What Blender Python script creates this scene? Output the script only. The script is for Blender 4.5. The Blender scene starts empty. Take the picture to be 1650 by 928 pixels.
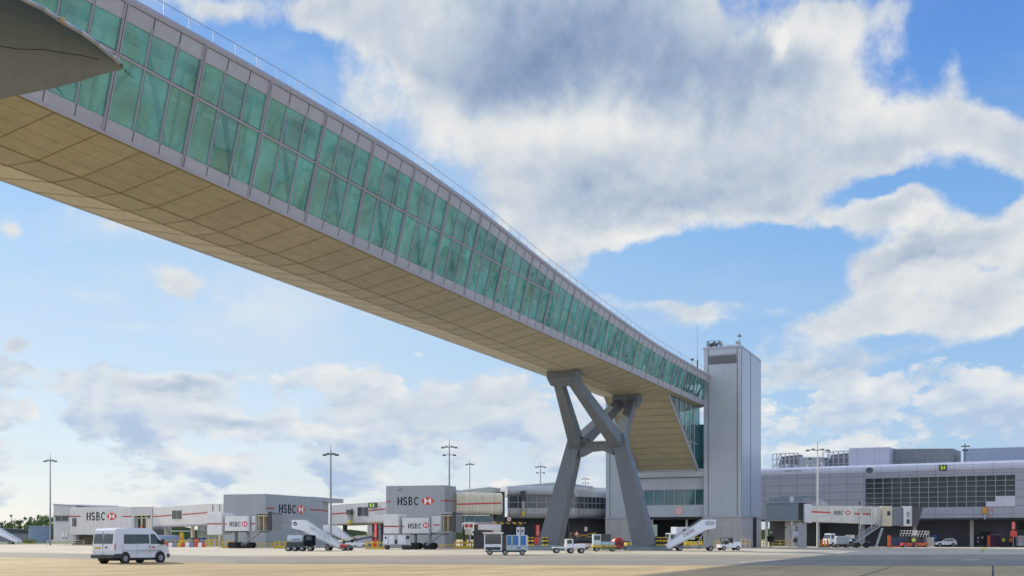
import bpy, bmesh, math, random
from mathutils import Vector, Matrix
R = math.radians
random.seed(7)
sc = bpy.context.scene
col = sc.collection
FPX, CX, HY, CAMH = 1800.0, 825.0, 864.0, 1.8

# ---------------------------------------------------------------- coordinates
def G(px, Y, z=0.0): return Vector(((px-CX)/FPX*Y, Y, z))
def P(px, py, Y): return Vector(((px-CX)/FPX*Y, Y, CAMH+(HY-py)/FPX*Y))
TH = math.atan(775/1800)
D = Vector((math.sin(TH), math.cos(TH), 0)); N = Vector((math.cos(TH), -math.sin(TH), 0))
def B(t, p, z): return D*t - N*p + Vector((0, 0, z))      # bridge coordinates

# ---------------------------------------------------------------- properties
def tag(o, label=None, cat=None, group=None, kind=None):
    if label: o['label'] = label
    if cat: o['category'] = cat
    if group: o['group'] = group
    if kind: o['kind'] = kind
    return o
def thing(name, label, cat, loc=(0,0,0), rz=0, group=None):
    o = bpy.data.objects.new(name, None); col.objects.link(o)
    o.location = loc; o.rotation_euler = (0, 0, rz); o.empty_display_size = 0.5
    return tag(o, label, cat, group)

# ---------------------------------------------------------------- mesh builder
class MB:
    def __init__(s, T=None): s.v = []; s.f = []; s.m = []; s.T = T
    def add(s, pts, faces, mi=0):
        b = len(s.v)
        for p in pts:
            p = Vector(p)
            s.v.append(s.T @ p if s.T is not None else p)
        for f in faces: s.f.append([b+i for i in f]); s.m.append(mi)
    def poly(s, pts, mi=0): s.add(pts, [list(range(len(pts)))], mi)
    def prism(s, pts, vec, mi=0, caps=True):
        n = len(pts); vec = Vector(vec); a = [Vector(p) for p in pts]; b = [p+vec for p in a]
        fs = [[i, (i+1) % n, n+(i+1) % n, n+i] for i in range(n)]
        if caps: fs += [list(range(n))[::-1], list(range(n, 2*n))]
        s.add(a+b, fs, mi)
    def box(s, x0, x1, y0, y1, z0, z1, mi=0):
        s.prism([(x0,y0,z0),(x1,y0,z0),(x1,y1,z0),(x0,y1,z0)], (0,0,z1-z0), mi)
    def hexa(s, a, b, mi=0):        # two quads joined
        s.add(list(a)+list(b), [[3,2,1,0],[4,5,6,7],[0,1,5,4],[1,2,6,5],[2,3,7,6],[3,0,4,7]], mi)
    def beam(s, a, b, w, h, w2=None, h2=None, mi=0, side=None):
        a = Vector(a); b = Vector(b); d = (b-a).normalized()
        w2 = w if w2 is None else w2; h2 = h if h2 is None else h2
        if side is None:
            up = Vector((0,0,1)) if abs(d.z) < .98 else Vector((0,1,0))
            sd = d.cross(up).normalized()
        else: sd = (Vector(side) - d*d.dot(Vector(side))).normalized()
        up = sd.cross(d)
        q = lambda c, w, h: [c+sd*w/2+up*h/2, c-sd*w/2+up*h/2, c-sd*w/2-up*h/2, c+sd*w/2-up*h/2]
        s.hexa(q(a,w,h), q(b,w2,h2), mi)
    def tube(s, a, b, r, r2=None, n=8, mi=0):
        a = Vector(a); b = Vector(b); d = (b-a).normalized(); r2 = r if r2 is None else r2
        up = Vector((0,0,1)) if abs(d.z) < .98 else Vector((0,1,0))
        x = d.cross(up).normalized(); y = x.cross(d)
        pa = [a+(x*math.cos(k*2*math.pi/n)+y*math.sin(k*2*math.pi/n))*r for k in range(n)]
        pb = [b+(x*math.cos(k*2*math.pi/n)+y*math.sin(k*2*math.pi/n))*r2 for k in range(n)]
        s.add(pa+pb, [[i,(i+1)%n,n+(i+1)%n,n+i] for i in range(n)]+[list(range(n))[::-1], list(range(n,2*n))], mi)
    def path(s, pts, r, n=6, mi=0):
        for a, b in zip(pts, pts[1:]): s.tube(a, b, r, n=n, mi=mi)
    def split(s, name, mats, parent=None, off=None, **kw):
        """one object per connected piece"""
        par = list(range(len(s.v)))
        def fd(i):
            while par[i] != i: par[i] = par[par[i]]; i = par[i]
            return i
        for f in s.f:
            for i in f[1:]: par[fd(i)] = fd(f[0])
        gr = {}
        for f, m in zip(s.f, s.m): gr.setdefault(fd(f[0]), []).append((f, m))
        out = []
        for fs in gr.values():
            mb = MB()
            for f, m in fs: mb.poly([s.v[i] for i in f], m)
            ids = {}; mb2 = MB()
            for f, m in fs:
                for i in f:
                    if i not in ids: ids[i] = len(mb2.v); mb2.v.append(s.v[i])
                mb2.f.append([ids[i] for i in f]); mb2.m.append(m)
            out.append(mb2.build(name, mats, parent, off, **kw))
        return out
    def build(s, name, mats, parent=None, off=None, bevel=0, smooth=False, label=None, recalc=True):
        me = bpy.data.meshes.new(name)
        off = Vector(off) if off is not None else Vector((0,0,0))
        me.from_pydata([tuple(v-off) for v in s.v], [], s.f)
        mats = mats if isinstance(mats, (list, tuple)) else [mats]
        for m in mats: me.materials.append(m)
        for p, mi in zip(me.polygons, s.m): p.material_index = mi
        if recalc:
            bm = bmesh.new(); bm.from_mesh(me); bmesh.ops.recalc_face_normals(bm, faces=bm.faces); bm.to_mesh(me); bm.free()
        uv = me.uv_layers.new(name='UVMap')
        for p in me.polygons:
            nn = p.normal
            if abs(nn.z) > .9: tx, ty = Vector((1,0,0)), Vector((0,1,0))
            else:
                tx = Vector((0,0,1)).cross(nn).normalized(); ty = nn.cross(tx)
                if tx.x < 0: tx = -tx
            for li in p.loop_indices:
                c = me.vertices[me.loops[li].vertex_index].co
                uv.data[li].uv = (c.dot(tx), c.dot(ty))
            p.use_smooth = smooth
        o = bpy.data.objects.new(name, me); col.objects.link(o)
        if parent is not None: o.parent = parent
        else: o.location = off
        if bevel:
            b = o.modifiers.new('bevel', 'BEVEL'); b.width = bevel; b.segments = 2; b.limit_method = 'ANGLE'; b.angle_limit = R(35)
        if label: o['label'] = label
        return o

# facade frame: a vertical plane standing on the ground between two points
class Fr:
    def __init__(s, px0, Y0, px1, Y1):
        s.O = G(px0, Y0); e = G(px1, Y1); s.u = (e-s.O).normalized(); s.L = (e-s.O).length
        s.w = Vector((-s.u.y, s.u.x, 0))
        if s.w.y < 0: s.w = -s.w
    def pt(s, a, d, z): return s.O + s.u*a + s.w*d + Vector((0,0,z))
    def S(s, px):
        k = (px-CX)/FPX
        return (k*s.O.y-s.O.x)/(s.u.x-k*s.u.y)
    def Y(s, px): return s.O.y + s.S(px)*s.u.y
    def Z(s, px, py): return CAMH+(HY-py)*s.Y(px)/FPX
    def slab(s, mb, pts, d0, d1, mi=0):
        q = [s.pt(s.S(a), d0, s.Z(a, b)) for a, b in pts]
        mb.prism(q, s.w*(d1-d0), mi)
    def rect(s, mb, x0, x1, y0, y1, d0, d1, mi=0):
        a, b = s.S(x0), s.S(x1); xm = (x0+x1)/2; z1, z0 = s.Z(xm, y0), s.Z(xm, y1)
        s.box(mb, a, b, d0, d1, z0, z1, mi)
    def box(s, mb, a, b, d0, d1, z0, z1, mi=0):
        mb.prism([s.pt(a,d0,z0), s.pt(b,d0,z0), s.pt(b,d0,z1), s.pt(a,d0,z1)], s.w*(d1-d0), mi)

# ---------------------------------------------------------------- lettering
def arc(cx, cy, rx, ry, a0, a1, n=9):
    return [(cx+rx*math.cos(R(a0+(a1-a0)*i/n)), cy+ry*math.sin(R(a0+(a1-a0)*i/n))) for i in range(n+1)]
GL = {
 'H': [([(.14,0),(.14,1)],.15),([(.80,0),(.80,1)],.15),([(.14,.52),(.80,.52)],.07),([(0,.03),(.3,.03)],.05),([(0,.97),(.3,.97)],.05),([(.65,.03),(.95,.03)],.05),([(.65,.97),(.95,.97)],.05)],
 'S': [(arc(.42,.74,.28,.22,20,270)+arc(.42,.27,.30,.23,90,-160),.12)],
 'B': [([(.16,0),(.16,1)],.15),([(.0,.97),(.4,.97)]+arc(.4,.74,.26,.23,90,-90)+[(.16,.51)],.09),([(.4,.50)]+arc(.42,.26,.32,.24,90,-90)+[(0,.03)],.09)],
 'C': [(arc(.5,.5,.40,.46,48,312,14),.11),([(.78,.70),(.78,.98)],.05)],
 '5': [([(.75,.95),(.25,.95),(.22,.55)]+arc(.42,.32,.32,.28,110,-140),.16)],
 '4': [([(.65,0),(.65,1),(.1,.32),(.85,.32)],.15)],
 '3': [(arc(.42,.73,.28,.22,140,-90)+arc(.42,.27,.32,.24,90,-140),.16)],
 'M': [([(.1,0),(.1,1),(.5,.3),(.9,1),(.9,0)],.14)],
 'E': [([(.75,.95),(.2,.95),(.2,.05),(.75,.05)],.15),([(.2,.5),(.65,.5)],.14)],
 'N': [([(.12,0),(.12,1),(.8,0),(.8,1)],.14)],
 'Z': [([(.1,.95),(.8,.95),(.1,.05),(.8,.05)],.14)],
 'I': [([(.3,0),(.3,1)],.16)],
 'O': [(arc(.45,.5,.36,.44,0,360,14),.14)],
 'T': [([(0,.95),(.8,.95)],.14),([(.4,.88),(.4,0)],.16)],
 'P': [([(.15,0),(.15,1)],.15),([(.15,.94),(.45,.94)]+arc(.45,.72,.25,.22,90,-90)+[(.15,.5)],.13)],
 'G': [(arc(.48,.5,.38,.44,50,345,14)+[(.86,.45),(.55,.45)],.13)],
 'A': [([(.05,0),(.45,1),(.85,0)],.14),([(.22,.35),(.68,.35)],.10)],
}
ADV = {'I': .6}
TW = [1.35]
def stroke(mb, pts, w, f, mi, k):
    n = len(pts); L = []; Rr = []
    for i in range(n):
        a = Vector(pts[max(i-1,0)]); b = Vector(pts[i]); c = Vector(pts[min(i+1,n-1)])
        d1 = (b-a).normalized() if i else (c-b).normalized(); d2 = (c-b).normalized() if i < n-1 else d1
        m = (d1+d2)
        m = m.normalized() if m.length > 1e-5 else d1
        nn = Vector((-m.y, m.x)); q = w/2/max(.5, abs(m.dot(d1)))
        L.append(b+nn*q); Rr.append(b-nn*q)
    for i in range(n-1): mb.poly([f(*L[i],k), f(*Rr[i],k), f(*Rr[i+1],k), f(*L[i+1],k)], mi)
def text(mb, s, f, mi=0, adv=1.0):
    """f(u, v, k): u advances in letter heights, v 0..1, k = layer"""
    x = 0
    for ch in s:
        for k, (pts, w) in enumerate(GL.get(ch, [])):
            stroke(mb, [(x+a*.8, b) for a, b in pts], w*TW[0], f, mi, k)
        x += ADV.get(ch, 1)*adv*.86
    return x
def ftext(mb, F, s, px0, px1, y0, y1, d, mi=0, tmp=None):
    a, b = F.S(px0), F.S(px1); xm = (px0+px1)/2; z1, z0 = F.Z(xm,y0), F.Z(xm,y1)
    tot = len(s)*.86-.1; k = (b-a)/tot
    text(mb, s, lambda u, v, q: F.pt(a+u*k, -d-.003*q, z0+v*(z1-z0)), mi)
def flogo(mb, F, px0, px1, y0, y1, d, red, white):
    a, b = F.S(px0), F.S(px1); xm = (px0+px1)/2; z1, z0 = F.Z(xm,y0), F.Z(xm,y1)
    c = (a+b)/2; h = (b-a)/2; zc = (z0+z1)/2; g = (z1-z0)/2
    q = lambda x, y: F.pt(c+x*h, -d, zc+y*g)
    for t in [((-.5,1),(.5,1),(0,0)), ((-.5,-1),(.5,-1),(0,0)), ((-.5,1),(-1,0),(-.5,-1)), ((.5,1),(1,0),(.5,-1))]: mb.poly([q(*k) for k in t], red)
    for t in [((-.5,1),(-.5,-1),(0,0)), ((.5,1),(.5,-1),(0,0))]: mb.poly([q(*k) for k in t], white)

# ---------------------------------------------------------------- materials
def lin(c):
    return tuple(((x/255)/12.92 if x/255 <= .04045 else (((x/255)+.055)/1.055)**2.4) for x in c)
MC = {}
def mat(name, rgb, rough=.6, metal=0, var=.12, vs=1.5, bump=0, streak=0, spec=.5, panel=None, grime=None, coord='Object', emis=0, coat=0, isl=0):
    """rgb is linear albedo. panel = (width, height, groove, groove darkness) drawn in metres on UV."""
    m = bpy.data.materials.new(name); m.use_nodes = True; nt = m.node_tree; nd = nt.nodes; lk = nt.links
    bs = nd['Principled BSDF']; bs.inputs['Roughness'].default_value = rough; bs.inputs['Metallic'].default_value = metal
    bs.inputs['Specular IOR Level'].default_value = spec
    if coat: bs.inputs['Coat Weight'].default_value = coat; bs.inputs['Coat Roughness'].default_value = .08
    tc = nd.new('ShaderNodeTexCoord')
    c = nd.new('ShaderNodeRGB'); c.outputs[0].default_value = (*rgb, 1); cur = c.outputs[0]
    def mul(cur, facsock, lo, hi):
        mr = nd.new('ShaderNodeMapRange'); mr.inputs['To Min'].default_value = lo; mr.inputs['To Max'].default_value = hi
        mr.inputs['From Min'].default_value = .3; mr.inputs['From Max'].default_value = .7
        lk.new(facsock, mr.inputs['Value'])
        mx = nd.new('ShaderNodeVectorMath'); mx.operation = 'SCALE'; lk.new(cur, mx.inputs[0]); lk.new(mr.outputs[0], mx.inputs['Scale'])
        return mx.outputs[0]
    if var:
        no = nd.new('ShaderNodeTexNoise'); no.inputs['Scale'].default_value = vs; no.inputs['Detail'].default_value = 6; no.inputs['Roughness'].default_value = .6
        lk.new(tc.outputs[coord], no.inputs['Vector']); cur = mul(cur, no.outputs['Fac'], 1-var, 1+var)
    if isl:
        ge = nd.new('ShaderNodeNewGeometry'); v = nd.new('ShaderNodeMath'); v.operation = 'MULTIPLY_ADD'; v.inputs[1].default_value = 2*isl; v.inputs[2].default_value = 1-isl
        lk.new(ge.outputs['Random Per Island'], v.inputs[0]); mx = nd.new('ShaderNodeVectorMath'); mx.operation = 'SCALE'; lk.new(cur, mx.inputs[0]); lk.new(v.outputs[0], mx.inputs['Scale']); cur = mx.outputs[0]
    if streak:
        mp = nd.new('ShaderNodeMapping'); mp.inputs['Scale'].default_value = (2.2, 2.2, .12); lk.new(tc.outputs['Object'], mp.inputs['Vector'])
        no = nd.new('ShaderNodeTexNoise'); no.inputs['Scale'].default_value = 1.3; no.inputs['Detail'].default_value = 5
        lk.new(mp.outputs[0], no.inputs['Vector']); cur = mul(cur, no.outputs['Fac'], 1-streak, 1+streak*.35)
    if panel:
        w, h, g, dk = panel
        br = nd.new('ShaderNodeTexBrick'); br.offset = 0; br.squash = 1
        br.inputs['Scale'].default_value = 1; br.inputs['Brick Width'].default_value = w; br.inputs['Row Height'].default_value = h
        br.inputs['Mortar Size'].default_value = g; br.inputs['Mortar Smooth'].default_value = .1; br.inputs['Bias'].default_value = 0
        br.inputs['Color1'].default_value = (.975,)*3+(1,); br.inputs['Color2'].default_value = (1.015,)*3+(1,); br.inputs['Mortar'].default_value = (dk,)*3+(1,)
        lk.new(tc.outputs['UV'], br.inputs['Vector'])
        mx = nd.new('ShaderNodeVectorMath'); mx.operation = 'MULTIPLY'; lk.new(cur, mx.inputs[0]); lk.new(br.outputs['Color'], mx.inputs[1]); cur = mx.outputs[0]
    lk.new(cur, bs.inputs['Base Color'])
    if bump:
        no = nd.new('ShaderNodeTexNoise'); no.inputs['Scale'].default_value = 9; no.inputs['Detail'].default_value = 4; lk.new(tc.outputs['Object'], no.inputs['Vector'])
        bp = nd.new('ShaderNodeBump'); bp.inputs['Strength'].default_value = bump; bp.inputs['Distance'].default_value = .02
        lk.new(no.outputs['Fac'], bp.inputs['Height']); lk.new(bp.outputs[0], bs.inputs['Normal'])
    if emis:
        lk.new(cur, bs.inputs['Emission Color']); bs.inputs['Emission Strength'].default_value = emis
    MC[name] = m; return m
def glass(name, tint, body, fbody=.25, refl=.12, rough=.03):
    """see-through tinted pane with a milky film; every pane differs a little and mirrors the sky slightly warped"""
    m = bpy.data.materials.new(name); m.use_nodes = True; nt = m.node_tree; nd = nt.nodes; lk = nt.links
    nd.remove(nd['Principled BSDF']); out = nd['Material Output']
    tr = nd.new('ShaderNodeBsdfTransparent'); tr.inputs[0].default_value = (*tint, 1)
    df = nd.new('ShaderNodeBsdfDiffuse'); df.inputs[0].default_value = (*body, 1)
    tc = nd.new('ShaderNodeTexCoord'); no = nd.new('ShaderNodeTexNoise'); no.inputs['Scale'].default_value = .35; no.inputs['Detail'].default_value = 5
    lk.new(tc.outputs['Object'], no.inputs['Vector'])
    mr = nd.new('ShaderNodeMapRange'); mr.inputs['From Min'].default_value = .35; mr.inputs['From Max'].default_value = .65
    mr.inputs['To Min'].default_value = fbody*.6; mr.inputs['To Max'].default_value = fbody*1.4; lk.new(no.outputs['Fac'], mr.inputs['Value'])
    ge = nd.new('ShaderNodeNewGeometry'); rv = nd.new('ShaderNodeMath'); rv.operation = 'MULTIPLY_ADD'; rv.inputs[1].default_value = .9; rv.inputs[2].default_value = .55
    lk.new(ge.outputs['Random Per Island'], rv.inputs[0]); mm = nd.new('ShaderNodeMath'); mm.operation = 'MULTIPLY'; lk.new(rv.outputs[0], mm.inputs[0]); lk.new(mr.outputs[0], mm.inputs[1]); mr = mm
    m1 = nd.new('ShaderNodeMixShader'); lk.new(mr.outputs[0], m1.inputs[0]); lk.new(tr.outputs[0], m1.inputs[1]); lk.new(df.outputs[0], m1.inputs[2])
    gl = nd.new('ShaderNodeBsdfGlossy'); gl.inputs['Roughness'].default_value = rough
    wn_ = nd.new('ShaderNodeTexWhiteNoise'); wn_.noise_dimensions = '1D'; lk.new(ge.outputs['Random Per Island'], wn_.inputs['W'])
    n3 = nd.new('ShaderNodeTexNoise'); n3.inputs['Scale'].default_value = .55; n3.inputs['Detail'].default_value = 2; lk.new(tc.outputs['Object'], n3.inputs['Vector'])
    def vm(op, a, b=None, s_=None):
        v = nd.new('ShaderNodeVectorMath'); v.operation = op
        for i, x in enumerate((a, b)):
            if x is None: continue
            if isinstance(x, tuple): v.inputs[i].default_value = x
            else: lk.new(x, v.inputs[i])
        if s_ is not None: v.inputs['Scale'].default_value = s_
        return v.outputs[0]
    t1 = vm('SCALE', vm('SUBTRACT', wn_.outputs['Color'], (.5,.5,.5)), None, .09); t2 = vm('SCALE', vm('SUBTRACT', n3.outputs['Color'], (.5,.5,.5)), None, .16)
    nr = vm('NORMALIZE', vm('ADD', ge.outputs['Normal'], vm('ADD', t1, t2))); lk.new(nr, gl.inputs['Normal'])
    fr = nd.new('ShaderNodeLayerWeight'); fr.inputs['Blend'].default_value = .25
    ma = nd.new('ShaderNodeMath'); ma.operation = 'MULTIPLY_ADD'; ma.inputs[1].default_value = .50; ma.inputs[2].default_value = refl; ma.use_clamp = True; lk.new(fr.outputs['Fresnel'], ma.inputs[0])
    m2 = nd.new('ShaderNodeMixShader'); lk.new(ma.outputs[0], m2.inputs[0]); lk.new(m1.outputs[0], m2.inputs[1]); lk.new(gl.outputs[0], m2.inputs[2])
    lk.new(m2.outputs[0], out.inputs['Surface']); MC[name] = m; return m

M = {}
def defmats():
    M['white'] = mat('white painted metal', (.72,.72,.72), .35, var=.06, streak=.10)
    M['vanwhite'] = mat('white vehicle paint', (.72,.76,.84), .25, var=.04, vs=3, coat=.5)
    M['clad'] = mat('grey white ribbed cladding', (.55,.555,.57), .45, var=.06, vs=.4, streak=.08, panel=(.95,50,.03,.72))
    M['cladwarm'] = mat('off white ribbed cladding', (.66,.65,.63), .45, var=.06, vs=.4, streak=.08, panel=(1.0,50,.035,.74))
    M['cladgrey'] = mat('grey ribbed cladding', (.35,.375,.41), .45, var=.05, vs=.3, streak=.05, panel=(.6,60,.03,.80))
    M['tower'] = mat('pale tower cladding', (.41,.455,.51), .38, var=.05, vs=.25, streak=.04, panel=(60,1.05,.02,.93))
    M['towerside'] = mat('ribbed tower cladding', (.40,.46,.57), .32, var=.05, vs=.25, streak=.06, panel=(.62,60,.035,.80))
    M['towerbase'] = mat('grey tower base panels', (.42,.42,.42), .6, var=.08, vs=.5, streak=.10, panel=(1.25,2.1,.03,.82))
    M['terminal'] = mat('lilac grey rainscreen', (.31,.325,.39), .4, var=.05, vs=.3, streak=.05, panel=(3.1,1.42,.05,.55))
    M['terminaltop'] = mat('rounded grey eaves', (.46,.48,.58), .35, var=.05, vs=.3, panel=(3.1,50,.05,.7))
    M['patch'] = mat('pale replacement panels', (.50,.51,.60), .5, var=.03, panel=(3.0,1.4,.03,.75))
    M['cream'] = mat('weathered cream cladding', (.80,.73,.58), .5, var=.08, vs=.6, streak=.2, panel=(1.35,50,.04,.78))  # cream raised brighter to stand in for sunlight missing on the rounded link
    M['fascia'] = mat('silver grey fascia', (.40,.41,.46), .42, metal=.0, var=.06, vs=.5, streak=.05)
    M['mull'] = mat('grey aluminium mullion', (.36,.365,.43), .4, metal=.0, var=.05)
    M['dark'] = mat('dark grey metal', (.05,.055,.065), .5, var=.2)
    M['black'] = mat('black rubber', (.02,.02,.022), .7, var=.2)
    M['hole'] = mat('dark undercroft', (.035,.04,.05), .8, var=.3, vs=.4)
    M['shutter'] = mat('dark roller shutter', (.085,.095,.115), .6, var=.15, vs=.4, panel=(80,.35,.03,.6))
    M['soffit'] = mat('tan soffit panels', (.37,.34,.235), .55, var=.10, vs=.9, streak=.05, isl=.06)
    M['soffit_lit'] = mat('tan soffit with painted light', (.50,.46,.34), .55, var=.10, vs=.9, isl=.05)  # paler copy of the soffit tan: light on the far slope painted in
    M['joint'] = mat('soffit joint', (.19,.165,.09), .8, var=.1)
    M['concrete'] = mat('painted blue grey steel', (.142,.166,.195), .5, var=.06, vs=.4, streak=.12, bump=.03)
    M['plinth'] = mat('blue grey concrete plinth', (.22,.28,.32), .8, var=.2, vs=1.2, bump=.3)
    M['red'] = mat('red stripe paint', (.42,.035,.03), .5, var=.1)
    M['redb'] = mat('bright red paint', (.6,.06,.05), .4, var=.15)
    M['orange'] = mat('orange red paint', (.65,.13,.04), .5, var=.2)
    M['navy'] = mat('dark navy lettering', (.010,.013,.025), .9, var=.1, spec=.1)
    M['letter'] = mat('grey blue lettering', (.20,.25,.38), .5, var=.1)
    M['logowhite'] = mat('white logo paint', (.85,.8,.78), .5, var=.05)
    M['yellow'] = mat('yellow safety paint', (.62,.44,.04), .5, var=.25, vs=3)
    M['blue'] = mat('blue paint', (.05,.18,.5), .45, var=.1)
    M['lightblue'] = mat('pale blue paint', (.35,.5,.62), .45, var=.1)
    M['green'] = mat('lime green paint', (.35,.62,.08), .5, var=.1)
    M['signgreen'] = mat('lit green numerals', (.45,.75,.05), .5, var=0, emis=.35)
    M['galv'] = mat('galvanised steel', (.33,.35,.37), .45, metal=.4, var=.12, vs=3)
    M['mast'] = mat('grey mast steel', (.28,.30,.33), .5, metal=.2, var=.1)
    M['skin'] = mat('skin', (.45,.28,.2), .6, var=.05)
    M['hivis'] = mat('yellow green high visibility fabric', (.5,.75,.08), .7, var=.1)
    M['hiviso'] = mat('orange high visibility fabric', (.8,.22,.04), .7, var=.1)
    M['trouser'] = mat('dark work trousers', (.03,.035,.05), .8, var=.1)
    M['hair'] = mat('dark hair', (.03,.02,.015), .8, var=.1)
    M['carglass'] = mat('tinted vehicle glass', (.03,.05,.06), .06, var=.3, vs=2, spec=.8)
    M['darkglass'] = mat('dark window glass', (.03,.042,.05), .12, var=.3, vs=.25, spec=.45)
    M['tealglass'] = mat('teal opaque glazing', (.03,.12,.125), .07, var=.3, vs=.4, spec=.8)
    M['greenwall'] = mat('pale green screen', (.40,.45,.36), .6, var=.15, vs=.5)
    M['roofgrey'] = mat('light grey roofing', (.5,.52,.52), .6, var=.1)
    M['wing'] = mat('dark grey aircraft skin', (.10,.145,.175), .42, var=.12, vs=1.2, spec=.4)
    M['wingedge'] = mat('leading edge with painted highlight', (.45,.46,.48), .4, metal=.2, var=.08)  # light tone paints the sky's highlight along the rounded wing edge
    M['bark'] = mat('bark', (.06,.045,.03), .9, var=.2)
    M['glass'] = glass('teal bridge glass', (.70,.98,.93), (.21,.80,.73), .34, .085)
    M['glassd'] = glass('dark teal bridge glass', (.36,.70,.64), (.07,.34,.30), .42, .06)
    M['inner'] = mat('interior steel', (.10,.14,.14), .5, var=.1)
    M['innerl'] = mat('interior white panel', (.80,.85,.80), .5, var=.1)
    M['floor'] = mat('walkway floor', (.22,.26,.24), .6, var=.1)
    for k, c in enumerate([(.075,.13,.03),(.12,.19,.04),(.045,.085,.025)]): M['leaf%d' % k] = mat('foliage shade %d' % k, c, .7, var=.3, vs=.6)
    # hazard stripes
    m = mat('yellow and black hazard stripes', (.6,.42,.03), .5, var=0); nd = m.node_tree.nodes; lk = m.node_tree.links
    wv = nd.new('ShaderNodeTexWave'); wv.bands_direction = 'DIAGONAL'; wv.inputs['Scale'].default_value = .55; tc = nd.new('ShaderNodeTexCoord'); lk.new(tc.outputs['UV'], wv.inputs['Vector'])
    cr = nd.new('ShaderNodeValToRGB'); cr.color_ramp.interpolation = 'CONSTANT'; cr.color_ramp.elements[0].color = (.02,.02,.02,1); cr.color_ramp.elements[1].position = .5; cr.color_ramp.elements[1].color = (.6,.42,.03,1)
    lk.new(wv.outputs['Fac'], cr.inputs[0]); lk.new(cr.outputs[0], nd['Principled BSDF'].inputs['Base Color']); M['hazard'] = m
defmats()
# ---------------------------------------------------------------- camera
cd = bpy.data.cameras.new('camera'); cam = bpy.data.objects.new('camera', cd); col.objects.link(cam)
cam.location = (0, 0, CAMH); cam.rotation_euler = (R(90), 0, 0)
cd.sensor_width = 36; cd.sensor_fit = 'HORIZONTAL'; cd.lens = 36*FPX/1650; cd.shift_y = (HY-464)/1650; cd.clip_end = 20000; cd.clip_start = .1
sc.camera = cam
sc.view_settings.view_transform = 'Standard'; sc.view_settings.look = 'None'; sc.view_settings.exposure = 0; sc.view_settings.gamma = 1
# ---------------------------------------------------------------- sun
KN, KD = 1.70, -.60
Ld = (N*KN + D*KD + Vector((0,0,-1))).normalized()
sd = bpy.data.lights.new('sun', 'SUN'); so = bpy.data.objects.new('sun', sd); col.objects.link(so)
sd.energy = 4.8; sd.angle = R(.6); sd.color = (1, .90, .74)
so.rotation_euler = Ld.to_track_quat('-Z', 'Y').to_euler(); so.location = (0, 0, 60)
SE = math.asin(-Ld.z); SR = math.atan2(-Ld.x, -Ld.y)
# ---------------------------------------------------------------- sky
w = bpy.data.worlds.new('World'); sc.world = w; w.use_nodes = True
nt = w.node_tree; nd = nt.nodes; lk = nt.links
bg = nd['Background']; SKY = .12; bg.inputs['Strength'].default_value = SKY
sky = nd.new('ShaderNodeTexSky'); sky.sky_type = 'NISHITA'; sky.sun_disc = False; sky.sun_elevation = SE; sky.sun_rotation = SR
sky.air_density = 1.0; sky.dust_density = .6; sky.ozone_density = 2.0
def math_(op, a, b=None, c=None, clamp=False):
    m = nd.new('ShaderNodeMath'); m.operation = op; m.use_clamp = clamp
    for i, x in enumerate((a, b, c)):
        if x is None: continue
        if isinstance(x, (int, float)): m.inputs[i].default_value = x
        else: lk.new(x, m.inputs[i])
    return m.outputs[0]
def vec_(op, a, b=None, s=None):
    m = nd.new('ShaderNodeVectorMath'); m.operation = op
    for i, x in enumerate((a, b)):
        if x is None: continue
        if isinstance(x, tuple): m.inputs[i].default_value = x
        else: lk.new(x, m.inputs[i])
    if s is not None:
        if isinstance(s, (int, float)): m.inputs['Scale'].default_value = s
        else: lk.new(s, m.inputs['Scale'])
    return m.outputs['Value'] if op in ('DOT_PRODUCT', 'LENGTH') else m.outputs[0]
def ramp_(x, a, b, lo=0, hi=1, smooth=True):
    m = nd.new('ShaderNodeMapRange'); m.interpolation_type = 'SMOOTHSTEP' if smooth else 'LINEAR'
    m.inputs['From Min'].default_value = a; m.inputs['From Max'].default_value = b; m.inputs['To Min'].default_value = lo; m.inputs['To Max'].default_value = hi
    lk.new(x, m.inputs['Value']); return m.outputs[0]
def mix_(f, a, b):
    m = nd.new('ShaderNodeMix'); m.data_type = 'RGBA'; lk.new(f, m.inputs['Factor']) if not isinstance(f, float) else None
    for i, x in ((6, a), (7, b)):
        if isinstance(x, tuple): m.inputs[i].default_value = (*x, 1)
        else: lk.new(x, m.inputs[i])
    return m.outputs[2]
tc = nd.new('ShaderNodeTexCoord'); sp = nd.new('ShaderNodeSeparateXYZ'); lk.new(tc.outputs['Generated'], sp.inputs[0])
az = math_('ARCTAN2', sp.outputs[0], sp.outputs[1])
el = math_('ARCSINE', math_('MAXIMUM', sp.outputs[2], -.2))
lel = math_('LOGARITHM', math_('ADD', math_('MAXIMUM', el, 0), .16), math.e)
def comb(x, y, z=0.0):
    c = nd.new('ShaderNodeCombineXYZ')
    for i, v in enumerate((x, y, z)):
        if isinstance(v, (int, float)): c.inputs[i].default_value = v
        else: lk.new(v, c.inputs[i])
    return c.outputs[0]
def noise(v, scale, det=7, rough=.55, color=False, dist=0):
    n = nd.new('ShaderNodeTexNoise'); n.inputs['Scale'].default_value = scale; n.inputs['Detail'].default_value = det; n.inputs['Roughness'].default_value = rough; n.inputs['Distortion'].default_value = dist
    lk.new(v, n.inputs['Vector']); return n.outputs['Color'] if color else n.outputs['Fac']
ae = comb(az, el)
cl = comb(math_('MULTIPLY', az, 2.5), math_('MULTIPLY', lel, 1.25), 3.3)       # stretched towards the horizon
wn = noise(cl, 3.2, 5, .6, True)
warp = vec_('SCALE', vec_('SUBTRACT', wn, (.5,.5,.5)), None, .055)
aw = vec_('ADD', ae, warp)
def pxae(px, py):
    x = (px-CX)/FPX; e = (HY-py)/FPX
    return math.atan(x), math.atan(e/math.sqrt(1+x*x))
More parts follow.
